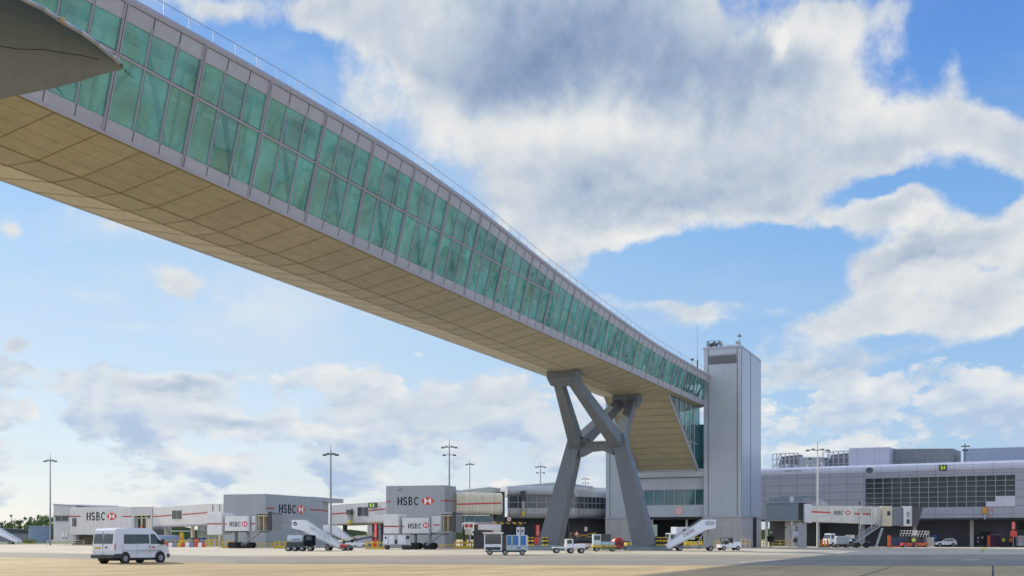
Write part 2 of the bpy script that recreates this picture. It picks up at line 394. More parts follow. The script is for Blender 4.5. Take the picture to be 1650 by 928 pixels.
def blobs(v, L, base=0.0):
    acc = base
    for (px, py, rx, ry, amp) in L:
        a, e = pxae(px, py); a1, e1 = pxae(px+rx, py); a2, e2 = pxae(px, py-ry)
        ra = abs(a1-a); re = abs(e2-e)
        q = vec_('MULTIPLY', vec_('SUBTRACT', v, (a, e, 0)), (1/ra, 1/re, 0))
        g = math_('EXPONENT', math_('MULTIPLY', vec_('DOT_PRODUCT', q, q), -1.0))
        acc = math_('MULTIPLY_ADD', g, amp, acc)
    return acc
COV = [(700,60,190,90,.8),(880,330,150,90,.7),(760,200,150,90,.5),(1650,230,60,60,.6),(1400,460,120,40,.4),(950,110,230,170,1.0),(1150,150,190,150,1.0),(1120,290,150,80,.8),(980,350,120,60,.8),(920,420,50,36,.6),(1330,120,90,90,.7),
 (1340,230,110,80,.9),(1480,230,120,70,.8),(1600,210,80,50,.7),(1360,25,80,40,.7),(1530,115,36,46,.7),(1250,330,60,40,.5),(330,10,90,26,.7),(560,30,90,60,.7),(560,180,110,40,.5),
 (1435,352,75,24,.85),(1335,352,40,14,.5),(1440,420,120,26,.7),(1560,400,110,44,.9),(1650,330,36,50,.7),(1340,510,90,36,.6),(1480,520,140,46,.8),(1620,480,90,60,.7),(1110,495,100,17,.75),(1280,600,140,46,.7),(1600,640,60,16,.5),
 (35,555,30,24,1.2),(292,443,46,20,1.15),(20,372,14,10,.5),(225,372,80,18,.6),(590,508,50,14,.7),(285,628,90,24,.95),(535,612,85,24,.9),(100,630,45,9,.6),(668,572,16,9,.8),
 (900,560,60,40,.3),(370,685,110,30,.9),(600,665,110,30,.7),(800,610,110,32,.7),(760,660,140,30,.7),(900,700,110,24,.4),(1330,690,160,26,.5)]
NEG = [(1640,60,70,110,-1.3),(1490,60,24,46,-.9),(1100,425,170,36,-1.2),(1290,430,60,60,-.8),(1250,390,50,20,-.6),(488,98,44,34,-1.2),(1600,315,70,22,-1.0),(1430,312,80,14,-.8),(1240,460,80,20,-.5),(1420,545,60,14,-.7),(1560,590,110,20,-.8),(1590,440,40,10,-.4),(1370,640,120,14,-.5),
 (160,570,110,26,-.4),(100,450,120,40,-.2),(700,530,140,34,-.6),(430,560,120,22,-.4),(1080,560,80,20,-.3),(430,625,50,14,-.3),(40,720,90,12,-.3),(600,730,160,12,-.35),(250,745,120,8,-.3)]
hz = ramp_(el, .16, .06, .05, -.05)
covb = blobs(aw, COV+NEG, hz)
f1 = noise(cl, 3.0, 7, .58)
f2 = noise(cl, 9.5, 6, .60)
dens = math_('ADD', covb, math_('ADD', math_('MULTIPLY', math_('SUBTRACT', f1, .52), 1.9), math_('MULTIPLY', math_('SUBTRACT', f2, .5), 1.1)))
mask = ramp_(dens, .18, .78)
# relief: density compared with the density a little towards the light
sh = vec_('ADD', cl, (.045, -.06, 0))
g1 = noise(sh, 3.0, 5, .58)
g2 = noise(vec_('ADD', cl, (.018,-.026,0)), 9.5, 4, .60)
rel = math_('ADD', math_('SUBTRACT', f1, g1), math_('MULTIPLY', math_('SUBTRACT', f2, g2), .45))
DARK = [(980,50,320,110,.85),(1180,130,120,80,.7),(800,130,200,50,.35),(1000,300,100,30,.35),(1130,320,90,30,.35),(1320,600,100,26,.6),(375,694,75,13,.7),(290,640,70,9,.5),(560,690,160,12,.5),(130,712,130,9,.7),
 (500,40,90,20,.25),(700,300,150,40,.3),(1500,430,90,10,.3),(120,735,200,9,.7),(720,728,260,9,.7),(1400,560,110,12,.35),(620,715,120,8,.6),(820,640,90,9,.4)]
LITE = [(880,200,200,34,-.75),(1290,50,90,34,-.8),(1060,380,160,18,-.6),(1420,170,110,50,-.5),(1255,80,14,24,-1.3),(1500,290,110,16,-.4),(300,612,80,9,-.7),(540,598,75,9,-.7),(640,140,60,24,-.5),(820,590,90,14,-.5),(380,668,90,8,-.6),(1450,335,70,8,-.5),(1500,385,110,10,-.5)]
dk = blobs(vec_('ADD', ae, vec_('SCALE', vec_('SUBTRACT', wn, (.5,.5,.5)), None, .10)), DARK+LITE, 0.0)
thick = ramp_(dens, .4, 1.7, 0, .34)
shade = math_('ADD', math_('ADD', math_('MULTIPLY', dk, .80), thick), math_('MULTIPLY', rel, -1.9))
shade = math_('ADD', shade, math_('MULTIPLY', math_('SUBTRACT', f1, .5), .55))
k = 1/SKY
cr = nd.new('ShaderNodeValToRGB'); e = cr.color_ramp; lk.new(math_('MULTIPLY_ADD', shade, .60, .24, True), cr.inputs[0])
stops = [(0,(238,238,236)),(.25,(219,224,228)),(.5,(190,202,217)),(.75,(155,174,202)),(1,(124,146,182))]
e.elements[0].position = 0; e.elements[0].color = (*lin(stops[0][1]),1); e.elements[1].position = 1; e.elements[1].color = (*lin(stops[-1][1]),1)
for p_, c_ in stops[1:-1]:
    q = e.elements.new(p_); q.color = (*lin(c_),1)
# low clouds are seen through more air: their shadows turn pale blue
cr_low = vec_('ADD', vec_('SCALE', cr.outputs[0], None, .5), tuple(x*.5 for x in lin((205,222,238))))
crm = mix_(ramp_(el, .22, .04, 0, 1), cr.outputs[0], cr_low)
cloud = vec_('SCALE', crm, None, k)
# clear air: the physical sky, graded towards the photographed blue
skc = vec_('MULTIPLY', sky.outputs[0], (.80,.95,1.12))
gr = nd.new('ShaderNodeValToRGB'); lk.new(ramp_(el, 0, .5, 0, 1, False), gr.inputs[0]); e = gr.color_ramp
gs = [(0,(204,217,230)),(.25,(176,207,238)),(.55,(140,188,238)),(.8,(102,157,230)),(1,(76,130,218))]
e.elements[0].position = 0; e.elements[0].color = (*lin(gs[0][1]),1); e.elements[1].position = 1; e.elements[1].color = (*lin(gs[-1][1]),1)
for p_, c_ in gs[1:-1]:
    q = e.elements.new(p_); q.color = (*lin(c_),1)
grk = vec_('SCALE', gr.outputs[0], None, k)
# bluer towards the east (right), paler towards the sun
rt = ramp_(az, -.25, .42, 0, 1)
grk2 = mix_(rt, vec_('MULTIPLY', grk, (1.42,1.20,1.02)), vec_('MULTIPLY', grk, (.86,.93,1.0)))
air = mix_(math_('ADD', 0.0, .78), skc, grk2)
air = mix_(math_('MULTIPLY', ramp_(noise(vec_('MULTIPLY', cl, (1.0,2.6,1.0)), 2.2, 5, .6), .45, .70, 0, .50), ramp_(az, .35, -.15, .15, .6)), air, (.66*k,.74*k,.82*k))
# a second layer of small separate cumulus low over the horizon
lc = comb(math_('MULTIPLY', az, 1.0), math_('MULTIPLY', lel, .46), 7.7)
lw = vec_('ADD', lc, vec_('SCALE', vec_('SUBTRACT', wn, (.5,.5,.5)), None, .03))
n1 = noise(lw, 14.0, 7, .60); n2 = noise(vec_('ADD', lw, (.009, .020, 0)), 14.0, 3, .6)
env = math_('MULTIPLY', ramp_(el, .175, .135), ramp_(el, .0, .03, .6, 1))
ld = math_('ADD', math_('SUBTRACT', n1, .5), math_('MULTIPLY_ADD', env, .50, -.44))
ld = math_('ADD', ld, math_('MULTIPLY', covb, .05))
lm = ramp_(ld, .0, .085)
lsh = math_('ADD', math_('MULTIPLY', math_('SUBTRACT', n2, .47), 4.6), math_('MULTIPLY', math_('SUBTRACT', n1, .5), -1.0))
lcr = nd.new('ShaderNodeValToRGB'); e = lcr.color_ramp; lk.new(math_('MULTIPLY_ADD', lsh, .8, .42, True), lcr.inputs[0])
e.elements[0].position = 0; e.elements[0].color = (*lin((240,240,238)),1); e.elements[1].position = 1; e.elements[1].color = (*lin((182,202,228)),1)
q = e.elements.new(.45); q.color = (*lin((218,226,234)),1)
air = mix_(lm, air, vec_('SCALE', lcr.outputs[0], None, k))
hz2 = blobs(aw, [(390,490,170,60,1.0),(140,470,90,9,.8),(250,520,70,9,.7),(230,375,110,26,.7),(650,520,120,40,.4),(60,610,120,12,.5)], 0.0)
air = mix_(math_('MULTIPLY', hz2, ramp_(f1, .36, .60, .15, .75)), air, (.74*k,.80*k,.86*k))
fin = mix_(mask, air, cloud)
# below the horizon: ground tone
below = ramp_(el, -.02, 0.0)
# thin high veil
# unseen bright broken cloud behind the camera, added to fill faces turned this way
back_fill = ramp_(sp.outputs[1], .45, -.25)
fin = mix_(math_('MULTIPLY', back_fill, .9), fin, mix_(ramp_(f1, .40, .60), (.30*k,.50*k,.86*k), (1.45*k,1.46*k,1.50*k)))
fin2 = mix_(below, (.30*k,.28*k,.22*k), fin)
lk.new(fin2, bg.inputs['Color'])
sc.cycles.max_bounces = 6; sc.cycles.diffuse_bounces = 3; sc.cycles.glossy_bounces = 3; sc.cycles.transparent_max_bounces = 12
w.cycles.sampling_method = 'MANUAL'; w.cycles.sample_map_resolution = 1024

# ---------------------------------------------------------------- ground
def gmat(name, rgb, var, slabs=None, jd=.6, fine=.12):
    m = bpy.data.materials.new(name); m.use_nodes = True; n_ = m.node_tree.nodes; l_ = m.node_tree.links; bs = n_['Principled BSDF']
    bs.inputs['Roughness'].default_value = .85; bs.inputs['Specular IOR Level'].default_value = .25
    t = n_.new('ShaderNodeTexCoord'); mp = n_.new('ShaderNodeMapping'); mp.inputs['Rotation'].default_value = (0,0,TH); l_.new(t.outputs['Object'], mp.inputs['Vector'])
    cur = None
    c = n_.new('ShaderNodeRGB'); c.outputs[0].default_value = (*rgb,1); cur = c.outputs[0]
    for sc_, am, st in ((.035,var,(1,1,1)),(.35,var*.7,(1,1,1)),(.16,var*.9,(4,.35,1)),(5,fine,(1,1,1))):
        m2 = n_.new('ShaderNodeMapping'); m2.inputs['Scale'].default_value = st; l_.new(mp.outputs[0], m2.inputs['Vector'])
        no = n_.new('ShaderNodeTexNoise'); no.inputs['Scale'].default_value = sc_; no.inputs['Detail'].default_value = 6; no.inputs['Roughness'].default_value = .62; l_.new(m2.outputs[0], no.inputs['Vector'])
        mr = n_.new('ShaderNodeMapRange'); mr.inputs['From Min'].default_value = .3; mr.inputs['From Max'].default_value = .7; mr.inputs['To Min'].default_value = 1-am; mr.inputs['To Max'].default_value = 1+am
        l_.new(no.outputs['Fac'], mr.inputs['Value']); v = n_.new('ShaderNodeVectorMath'); v.operation = 'SCALE'; l_.new(cur, v.inputs[0]); l_.new(mr.outputs[0], v.inputs['Scale']); cur = v.outputs[0]
    if slabs:
        br = n_.new('ShaderNodeTexBrick'); br.offset = 0; br.inputs['Scale'].default_value = 1; br.inputs['Brick Width'].default_value = slabs; br.inputs['Row Height'].default_value = slabs; br.inputs['Mortar Size'].default_value = .035
        br.inputs['Mortar Smooth'].default_value = .2; br.inputs['Color1'].default_value = (.88,.88,.89,1); br.inputs['Color2'].default_value = (1.07,1.06,1.05,1); br.inputs['Mortar'].default_value = (jd,jd,jd,1)
        l_.new(mp.outputs[0], br.inputs['Vector'])
        v = n_.new('ShaderNodeVectorMath'); v.operation = 'MULTIPLY'; l_.new(cur, v.inputs[0]); l_.new(br.outputs['Color'], v.inputs[1]); cur = v.outputs[0]
    l_.new(cur, bs.inputs['Base Color'])
    no = n_.new('ShaderNodeTexNoise'); no.inputs['Scale'].default_value = 30; l_.new(t.outputs['Object'], no.inputs['Vector'])
    bp = n_.new('ShaderNodeBump'); bp.inputs['Strength'].default_value = .25; bp.inputs['Distance'].default_value = .01; l_.new(no.outputs['Fac'], bp.inputs['Height']); l_.new(bp.outputs[0], bs.inputs['Normal'])
    return m
M['apron'] = gmat('warm apron concrete', (.47,.36,.20), .15, 5.6, .55)
M['apronfar'] = gmat('pale apron concrete', (.52,.465,.36), .08, 5.6, .8)
M['asphalt'] = gmat('worn asphalt', (.30,.275,.225), .12)
M['asphaltd'] = gmat('darker asphalt', (.245,.23,.20), .12)
M['grass'] = gmat('dry grass verge', (.10,.13,.035), .25)
M['paint'] = gmat('worn white road paint', (.55,.54,.50), .15)
M['paintf'] = gmat('faded pale road paint', (.42,.37,.28), .15)
M['painty'] = gmat('worn yellow road paint', (.5,.38,.12), .15)
M['tar'] = gmat('tar joint', (.05,.05,.055), .1)
def sheet(name, pts, z, m, label=None):
    mb = MB(); mb.poly([(x, y, z) for x, y in pts]); o = mb.build(name, m, recalc=False); o['kind'] = 'structure'
    if label: o['label'] = label
    return o
sheet('ground', [(-5000,-800),(5000,-800),(5000,9000),(-5000,9000)], 0, M['apron'])
def gpt(px, py): Y = CAMH*FPX/(py-HY); return ((px-CX)/FPX*Y, Y)
def curve(pts, n=60):
    out = []
    for i in range(n+1):
        x = pts[0][0]+(pts[-1][0]-pts[0][0])*i/n
        for (a, ya), (b, yb) in zip(pts, pts[1:]):
            if a <= x <= b:
                t = (x-a)/(b-a); t = t*t*(3-2*t) if False else t
                out.append(gpt(x, ya+(yb-ya)*t)); break
    return out
def band(name, far, near, z, m, label=None, kind='structure'):
    a = curve(far); b = curve(near); mb = MB()
    for i in range(len(a)-1): mb.poly([(*b[i],z),(*b[i+1],z),(*a[i+1],z),(*a[i],z)])
    o = mb.build(name, m, recalc=False); o['kind'] = kind
    if label: o['label'] = label
    return o
def line_(name, pts, w, z, m, dash=None):
    mb = MB()
    for a, b in zip(pts, pts[1:]):
        a = Vector((*a, z)); b = Vector((*b, z)); d = (b-a); L = d.length; d.normalize(); s_ = Vector((-d.y, d.x, 0))*w/2
        if dash:
            x = 0
            while x < L:
                e_ = min(L, x+dash[0]); p_ = a+d*x; q_ = a+d*e_; mb.poly([p_-s_, q_-s_, q_+s_, p_+s_]); x += dash[0]+dash[1]
        else: mb.poly([a-s_, b-s_, b+s_, a+s_])
    o = mb.build(name, m, recalc=False); o['kind'] = 'structure'; return o
# far pale stand concrete, from the road to the pier
band('apron_stand', [(-900,871.5),(0,871.5),(825,872),(1400,872),(2600,872)], [(-900,885),(0,889),(380,895.5),(825,896),(1650,899),(2600,899)], .004, M['apronfar'])
band('road', [(-900,885),(0,889),(380,895.5),(825,893),(1650,893),(2600,893)], [(-900,889),(0,896),(380,907.3),(825,909.3),(1650,911),(2600,911)], .008, M['asphalt'])
band('road_lane', [(380,902.5),(825,902.3),(1650,901),(2600,901)], [(380,907),(825,909),(1650,910.6),(2600,910.6)], .012, M['asphaltd'])
def pxcurve(pts): return [gpt(*p) for p in pts]
line_('road_marking', pxcurve([(430,899.6),(825,900.4),(1400,899.6)]), .5, .016, M['paintf'])
line_('road_marking', pxcurve([(0,893),(200,897),(430,900)]), .25, .016, M['paint'], (2.0, 5))
line_('road_marking', pxcurve([(260,903.6),(825,905.5)]), .22, .016, M['paint'], (1.6, 7))
line_('road_marking', pxcurve([(1190,905.5),(1265,900.8)]), .35, .016, M['paint'])
line_('road_marking', pxcurve([(1195,908),(1280,908.4)]), .4, .016, M['paint'])
line_('road_marking', pxcurve([(1555,902),(1575,901)]), .6, .018, M['paint'])
line_('road_marking', pxcurve([(1582,889.5),(1588,878)]), .35, .016, M['painty'])
line_('road_marking', pxcurve([(825,892.6),(1300,892.4)]), .6, .016, M['paintf'])
line_('road_marking', pxcurve([(-200,924),(120,921),(420,917),(700,913.5)]), .25, .016, M['paintf'])
line_('road_marking', pxcurve([(820,886.3),(1420,883.6)]), .3, .016, M['asphalt'])
line_('road_marking', pxcurve([(1400,884.5),(1650,883.5)]), .5, .016, M['painty'])
line_('expansion_joint', [tuple(B(30,5.5,0))[:2], tuple(B(68,5.5,0))[:2]], .07, .006, M['tar'])
line_('expansion_joint', [tuple(B(30,0,0))[:2], tuple(B(79,0,0))[:2]], .08, .006, M['tar'])
for (xa, ya, xb, yb) in [(530,924,690,926),(900,918,960,917.5),(1188,917.5,1240,916.5)]:
    line_('expansion_joint', [gpt(xa,ya), gpt(xb,yb)], .05, .006, M['tar'])
M['tyre'] = gmat('faint tyre rubber on concrete', (.36,.285,.175), .15)
M['tyrer'] = gmat('faint tyre rubber on asphalt', (.235,.215,.18), .15)
for pts in ([(-60,915),(150,913),(420,911.5),(760,912.5)], [(-60,917.2),(150,915),(420,913.3),(760,914.4)], [(60,928),(330,921),(640,917),(980,915)], [(120,928),(370,922.6),(660,918.4),(990,916.2)], [(520,928),(760,922),(930,919)]):
    line_('tyre_mark', pxcurve(pts), .16, .007, M['tyre'])
for pts in ([(100,893.5),(420,898.5),(825,898),(1500,896.8)], [(100,894.6),(420,900.6),(825,899.1),(1500,898)], [(430,904),(825,904.8),(1500,904.6)], [(430,906),(825,906.6),(1500,906.2)]):
    line_('tyre_mark', pxcurve(pts), .5, .014, M['tyrer'])
sheet('grass_verge', [(-400,275),(-98,262),(-98,900),(-400,900)], .02, M['grass'])
sheet('grass_verge', [(-3000,900),(3000,900),(3000,8900),(-3000,8900)], .03, M['grass'])
# ================================================================ FOOTBRIDGE
HT = [(-60,4.0),(-20,4.4),(13,4.95),(30,6.0),(45,6.85),(60,7.45),(75,7.68),(85,7.48),(92,7.15),(97.5,6.82),(110,6.15),(129,5.38),(149,4.86),(200,4.85)]
def hb(t):
    for (a, x), (b, y) in zip(HT, HT[1:]):
        if a <= t <= b:
            i = HT.index((a, x)); m0 = (HT[max(i-1,0)]); m3 = HT[min(i+2, len(HT)-1)]
            s1 = (y-m0[1])/(b-m0[0]); s2 = (m3[1]-x)/(m3[0]-a); L = b-a; u = (t-a)/L
            return (2*u**3-3*u*u+1)*x+(u**3-2*u*u+u)*s1*L+(-2*u**3+3*u*u)*y+(u**3-u*u)*s2*L
    return 4.85
PN, PF, ZB = 42.74, 53.86, 22.86
PC = 48.3
T0, T1 = -24.0, 178.6
BAY = 6.18; MOD = 45.1    # a thick mullion stands at t = 45.1
base = B(100, PC, 22)
br = thing('footbridge', 'long glazed steel passenger bridge with teal windows and tan underside crossing high over the apron', 'footbridge', base)
def side(t, h, s, out=0.0):
    """point on a side wall: s=+1 near (right) wall, -1 far wall"""
    q = (PN-.25*h-out) if s > 0 else (PF+.25*h+out)
    return B(t, q, ZB+h)
ts = []
t = MOD-BAY*math.ceil((MOD-T0)/BAY)
while t < T1: ts.append(t); t += BAY
ts = [max(x, T0) for x in ts]
def steps(a, b, n): return [a+(b-a)*i/n for i in range(n+1)]
FT = steps(T0, T1, 130)
# soffit (hull) : near slope, flat keel, far slope in the brightened copy
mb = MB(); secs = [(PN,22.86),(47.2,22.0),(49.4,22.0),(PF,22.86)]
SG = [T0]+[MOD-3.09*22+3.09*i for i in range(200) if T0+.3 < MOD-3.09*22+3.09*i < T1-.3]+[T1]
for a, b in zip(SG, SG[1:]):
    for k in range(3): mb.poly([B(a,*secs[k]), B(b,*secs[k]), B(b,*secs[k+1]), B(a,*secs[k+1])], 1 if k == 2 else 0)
so_ = mb.build('soffit', [M['soffit'], M['soffit_lit']], br, base)
# joints
mb = MB(); J = .02
for (q, z, wd) in ((47.2,22.0,.08),(49.4,22.0,.07),(PN+.10,22.84,.10)):
    mb.hexa([B(T0,q-wd/2,z-J), B(T0,q+wd/2,z-J), B(T0,q+wd/2,z+.05), B(T0,q-wd/2,z+.05)], [B(T1,q-wd/2,z-J), B(T1,q+wd/2,z-J), B(T1,q+wd/2,z+.05), B(T1,q-wd/2,z+.05)])
t = MOD-3.09*22
while t < T1:
    if t > T0:
        for k in range(3):
            (a, za), (b, zb) = secs[k], secs[k+1]; off_ = [0,0,0][k]
            mb.hexa([B(t-.02,a,za-J), B(t+.02,a,za-J), B(t+.02,a,za+.03), B(t-.02,a,za+.03)], [B(t-.02,b,zb-J), B(t+.02,b,zb-J), B(t+.02,b,zb+.03), B(t-.02,b,zb+.03)])
    t += 3.09
# fine plank lines along the big slope
for q in (43.9, 45.0, 46.1):
    z = 22.86-(q-PN)/4.46*.86
    mb.hexa([B(T0,q-.008,z-.005), B(T0,q+.008,z-.005), B(T0,q+.012,z+.03), B(T0,q-.012,z+.03)], [B(T1,q-.008,z-.005), B(T1,q+.008,z-.005), B(T1,q+.012,z+.03), B(T1,q-.012,z+.03)])
mb.build('soffit_joints', M['joint'], so_, base)
# fascias, roof, floor
for s in (1, -1):
    mb = MB()
    for a, b in zip(FT, FT[1:]):
        ha, hb_ = hb(a), hb(b)
        # bottom band
        mb.hexa([side(a,-.02,s,.06), side(a,.74,s,.06), side(a,.74,s,-.1), side(a,-.02,s,-.1)], [side(b,-.02,s,.06), side(b,.74,s,.06), side(b,.74,s,-.1), side(b,-.02,s,-.1)], 0)
        mb.hexa([side(a,-.04,s,.10), side(a,.16,s,.10), side(a,.16,s,.05), side(a,-.04,s,.05)], [side(b,-.04,s,.10), side(b,.16,s,.10), side(b,.16,s,.05), side(b,-.04,s,.05)], 1)
        # top band
        mb.hexa([side(a,ha-1.22,s,.05), side(a,ha-.42,s,.05), side(a,ha-.42,s,-.1), side(a,ha-1.22,s,-.1)], [side(b,hb_-1.22,s,.05), side(b,hb_-.42,s,.05), side(b,hb_-.42,s,-.1), side(b,hb_-1.22,s,-.1)], 0)
        # rounded eaves
        prof = [(-.42,.10),(-.25,.13),(-.08,.08),(.04,-.10),(.10,-.45)]
        for (h1, o1), (h2, o2) in zip(prof, prof[1:]):
            mb.poly([side(a,ha+h1,s,o1), side(b,hb_+h1,s,o1), side(b,hb_+h2,s,o2), side(a,ha+h2,s,o2)], 1)
    mb.build('fascia', [M['fascia'], M['mull']], br, base)
mb = MB()
for a, b in zip(FT, FT[1:]):
    ha, hb_ = hb(a), hb(b); za, zb = ZB+ha+.1, ZB+hb_+.1
    pa = [(PN-.25*ha+.5, za), (PC, za+.35), (PF+.25*ha-.5, za)]; pb = [(PN-.25*hb_+.5, zb), (PC, zb+.35), (PF+.25*hb_-.5, zb)]
    for k in range(2): mb.poly([B(a,*pa[k]), B(b,*pb[k]), B(b,*pb[k+1]), B(a,*pa[k+1])])
    mb.poly([B(a,PN-.25*ha+.3,za-1.3), B(b,PN-.25*hb_+.3,zb-1.3), B(b,PF+.25*hb_-.3,zb-1.3), B(a,PF+.25*ha-.3,za-1.3)], 1)
mb.build('roof', [M['roofgrey'], M['innerl']], br, base)
mb = MB(); mb.hexa([B(T0,PN+.1,23.3), B(T0,PF-.1,23.3), B(T0,PF-.1,23.5), B(T0,PN+.1,23.5)], [B(T1,PN+.1,23.3), B(T1,PF-.1,23.3), B(T1,PF-.1,23.5), B(T1,PN+.1,23.5)])
mb.build('floor', M['floor'], br, base)
# interior: trusses behind both glazed walls, walkway balustrade, services
for s in (1, -1):
    mb = MB(); q0 = PN+1.0 if s > 0 else PF-1.0
    def tp(t, h): return B(t, q0-(.25*h if s > 0 else -.25*h), 23.4+h)
    for i, a in enumerate(ts):
        b = a+BAY; m_ = (a+b)/2
        mb.beam(tp(a,0), tp(m_, hb(m_)-1.9), .26, .26); mb.beam(tp(m_, hb(m_)-1.9), tp(b,0), .26, .26)
        mb.beam(tp(a,0), tp(a, hb(a)-1.9), .16, .16)
    for a, b in zip(FT[::2], FT[2::2]):
        mb.beam(tp(a,.25), tp(b,.25), .3, .3); mb.beam(tp(a,hb(a)-1.9), tp(b,hb(b)-1.9), .34, .34)
    mb.build('truss', M['inner'], br, base)
mb = MB()
for q in (45.2, 51.2):
    for a in ts:
        for j in range(3):
            x = a+j*BAY/3+.12; mb.hexa([B(x,q,24.0), B(x,q+.06,24.0), B(x,q+.06,24.75), B(x,q,24.75)], [B(x+1.82,q,24.0), B(x+1.82,q+.06,24.0), B(x+1.82,q+.06,24.75), B(x+1.82,q,24.75)], 0)
    mb.beam(B(T0,q,25.0), B(T1,q,25.0), .1, .1, mi=1)
mb.build('balustrade', [M['innerl'], M['inner']], br, base)
mb = MB()
for q in (45.0, 51.5):
    for a, b in zip(FT[::2], FT[2::2]): mb.beam(B(a,q,ZB+hb(a)-2.4), B(b,q,ZB+hb(b)-2.4), .9, .25)
mb.build('ceiling_raft', M['innerl'], br, base)
# glazing bays with mullions
for s in (1, -1):
    for i, a in enumerate(ts):
        b = min(a+BAY, T1)
        if a < -20 and s < 0: pass
        ga = MB(); mu = MB(); n = 3
        for j in range(n):
            x0 = a+(b-a)*j/n; x1 = a+(b-a)*(j+1)/n; h0, h1 = hb(x0), hb(x1)
            q_ = [side(x0,.7,s,0), side(x1,.7,s,0), side(x1,h1-1.2,s,0), side(x0,h0-1.2,s,0)]; nn_ = (q_[1]-q_[0]).cross(q_[2]-q_[0]); ga.poly(q_ if nn_.dot(N*s) > 0 else q_[::-1])
            wd = .30 if j == 0 else .10; pr = .16 if j == 0 else .10
            hh = h0-.40
            if s > 0 or i % 1 == 0:
                if j == 0:
                    for dx in (-.11, .05):
                        mu.hexa([side(x0+dx,.1,s,pr), side(x0+dx+.06,.1,s,pr), side(x0+dx+.07,.1,s,-.08), side(x0+dx,.1,s,-.08)], [side(x0+dx,hh,s,pr), side(x0+dx+.07,hh,s,pr), side(x0+dx+.07,hh,s,-.08), side(x0+dx,hh,s,-.08)], 0)
                    mu.hexa([side(x0-.11,.1,s,.05), side(x0+.11,.1,s,.05), side(x0+.11,.1,s,-.08), side(x0-.11,.1,s,-.08)], [side(x0-.11,hh,s,.05), side(x0+.11,hh,s,.05), side(x0+.11,hh,s,-.08), side(x0-.11,hh,s,-.08)], 0)
                else:
                    mu.hexa([side(x0-.04,.72,s,pr), side(x0+.03,.72,s,pr), side(x0+.03,.72,s,-.08), side(x0-.04,.72,s,-.08)], [side(x0-.04,hh-.6,s,pr), side(x0+.03,hh-.6,s,pr), side(x0+.03,hh-.6,s,-.08), side(x0-.04,hh-.6,s,-.08)], 0)
                    mu.hexa([side(x0+.035,.0,s,.075), side(x0+.085,.0,s,.075), side(x0+.085,.0,s,-.06), side(x0+.035,.0,s,-.06)], [side(x0+.035,h0-.4,s,.075), side(x0+.085,h0-.4,s,.075), side(x0+.085,h0-.4,s,-.06), side(x0+.035,h0-.4,s,-.06)], 1)
            if h0 > 6.25:
                for (z0, z1, mi) in ((3.88,3.99,0),(3.99,4.05,1)):
                    mu.hexa([side(x0,z0,s,.08-.03*mi), side(x0,z1,s,.08-.03*mi), side(x0,z1,s,-.06), side(x0,z0,s,-.06)], [side(x1,z0,s,.08-.03*mi), side(x1,z1,s,.08-.03*mi), side(x1,z1,s,-.06), side(x1,z0,s,-.06)], mi)
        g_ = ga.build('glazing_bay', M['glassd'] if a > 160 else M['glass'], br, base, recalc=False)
        mu.build('mullions', [M['mull'], M['dark']], g_, base)
# roof guard rail
mb = MB()
x = ts[0]
while x < T1-1.5:
    h = hb(x); q = PN-.25*h+.25; mb.tube(B(x,q,ZB+h), B(x,q,ZB+h+.8), .02, n=5)
    x2 = x+BAY/3; h2 = hb(x2)
    for k in (.8,): mb.tube(B(x,q,ZB+h+k), B(x2,PN-.25*h2+.25,ZB+h2+k), .02, n=5)
    x = x2
mb.build('roof_rail', M['mast'], br, base)
# ================================================================ PYLON
pb = B(141.2, PC, 0)
py = thing('bridge_pylon', 'grey steel A shaped pylon with four splayed arms holding up the glazed footbridge', 'pylon', pb)
TM = 141.2
mb = MB()
nodes = {1: B(TM, PC+3.0, 14.3), -1: B(TM, PC-2.9, 14.3)}
feet = {1: B(TM, PC+6.9, .4), -1: B(TM, PC-6.5, .4)}
for s in (1,-1):
    l = MB(); l.beam(feet[s], nodes[s]+Vector((0,0,.9)), 2.75, 2.3, 1.75, 1.7, side=N)
    l.build('leg', M['concrete'], py, pb, bevel=.03)
    for tc_, pc_ in ((128.9, .95), (153.6, .9)):
        a = MB(); top = B(tc_, PC+s*pc_, 21.0)
        st = nodes[s]+Vector((0,0,-.3))
        a.beam(st, top, 1.65, 1.75, 1.05, 1.25, side=N); a.build('arm', M['concrete'], py, pb, bevel=.03)
mb = MB(); a, b = nodes[1], nodes[-1]; ud = (b-a).normalized(); Lh = (b-a).length
# arched cross beam
pts = [(.6,.15),(Lh-.6,.15),(Lh-.6,-1.75),(Lh*.5+.7,-1.05),(Lh*.5-.9,-1.15),(.6,-1.85)]
mb.prism([a+ud*x-D*.7+Vector((0,0,z)) for x, z in pts], D*1.4); mb.build('cross_beam', M['concrete'], py, pb, bevel=.03)
for tc_, wd in ((128.4, 1.9), (154.0, 1.9)):
    mb = MB()
    q = lambda t, p, z: B(tc_+t, PC+p, z)
    mb.hexa([q(-.75,wd-.35,20.3), q(-.75,-wd+.35,20.3), q(.75,-wd+.35,20.3), q(.75,wd-.35,20.3)], [q(-1.1,wd,21.2), q(-1.1,-wd,21.2), q(1.1,-wd,21.2), q(1.1,wd,21.2)])
    mb.hexa([q(-1.1,wd,21.2), q(-1.1,-wd,21.2), q(1.1,-wd,21.2), q(1.1,wd,21.2)], [q(-1.1,wd,22.05), q(-1.1,-wd,22.05), q(1.1,-wd,22.05), q(1.1,wd,22.05)])
    mb.build('cap_block', M['concrete'], py, pb, bevel=.03)
mb = MB()
for (t_, p_, z_) in ((TM-.9, PC+1.9, 14.9),(TM-.9, PC+1.0, 14.6),(TM-.75, PC+2.5,12.4)): mb.tube(B(t_-.5,p_,z_), B(t_,p_,z_), .16, n=8)
mb.build('floodlight', M['dark'], py, pb)
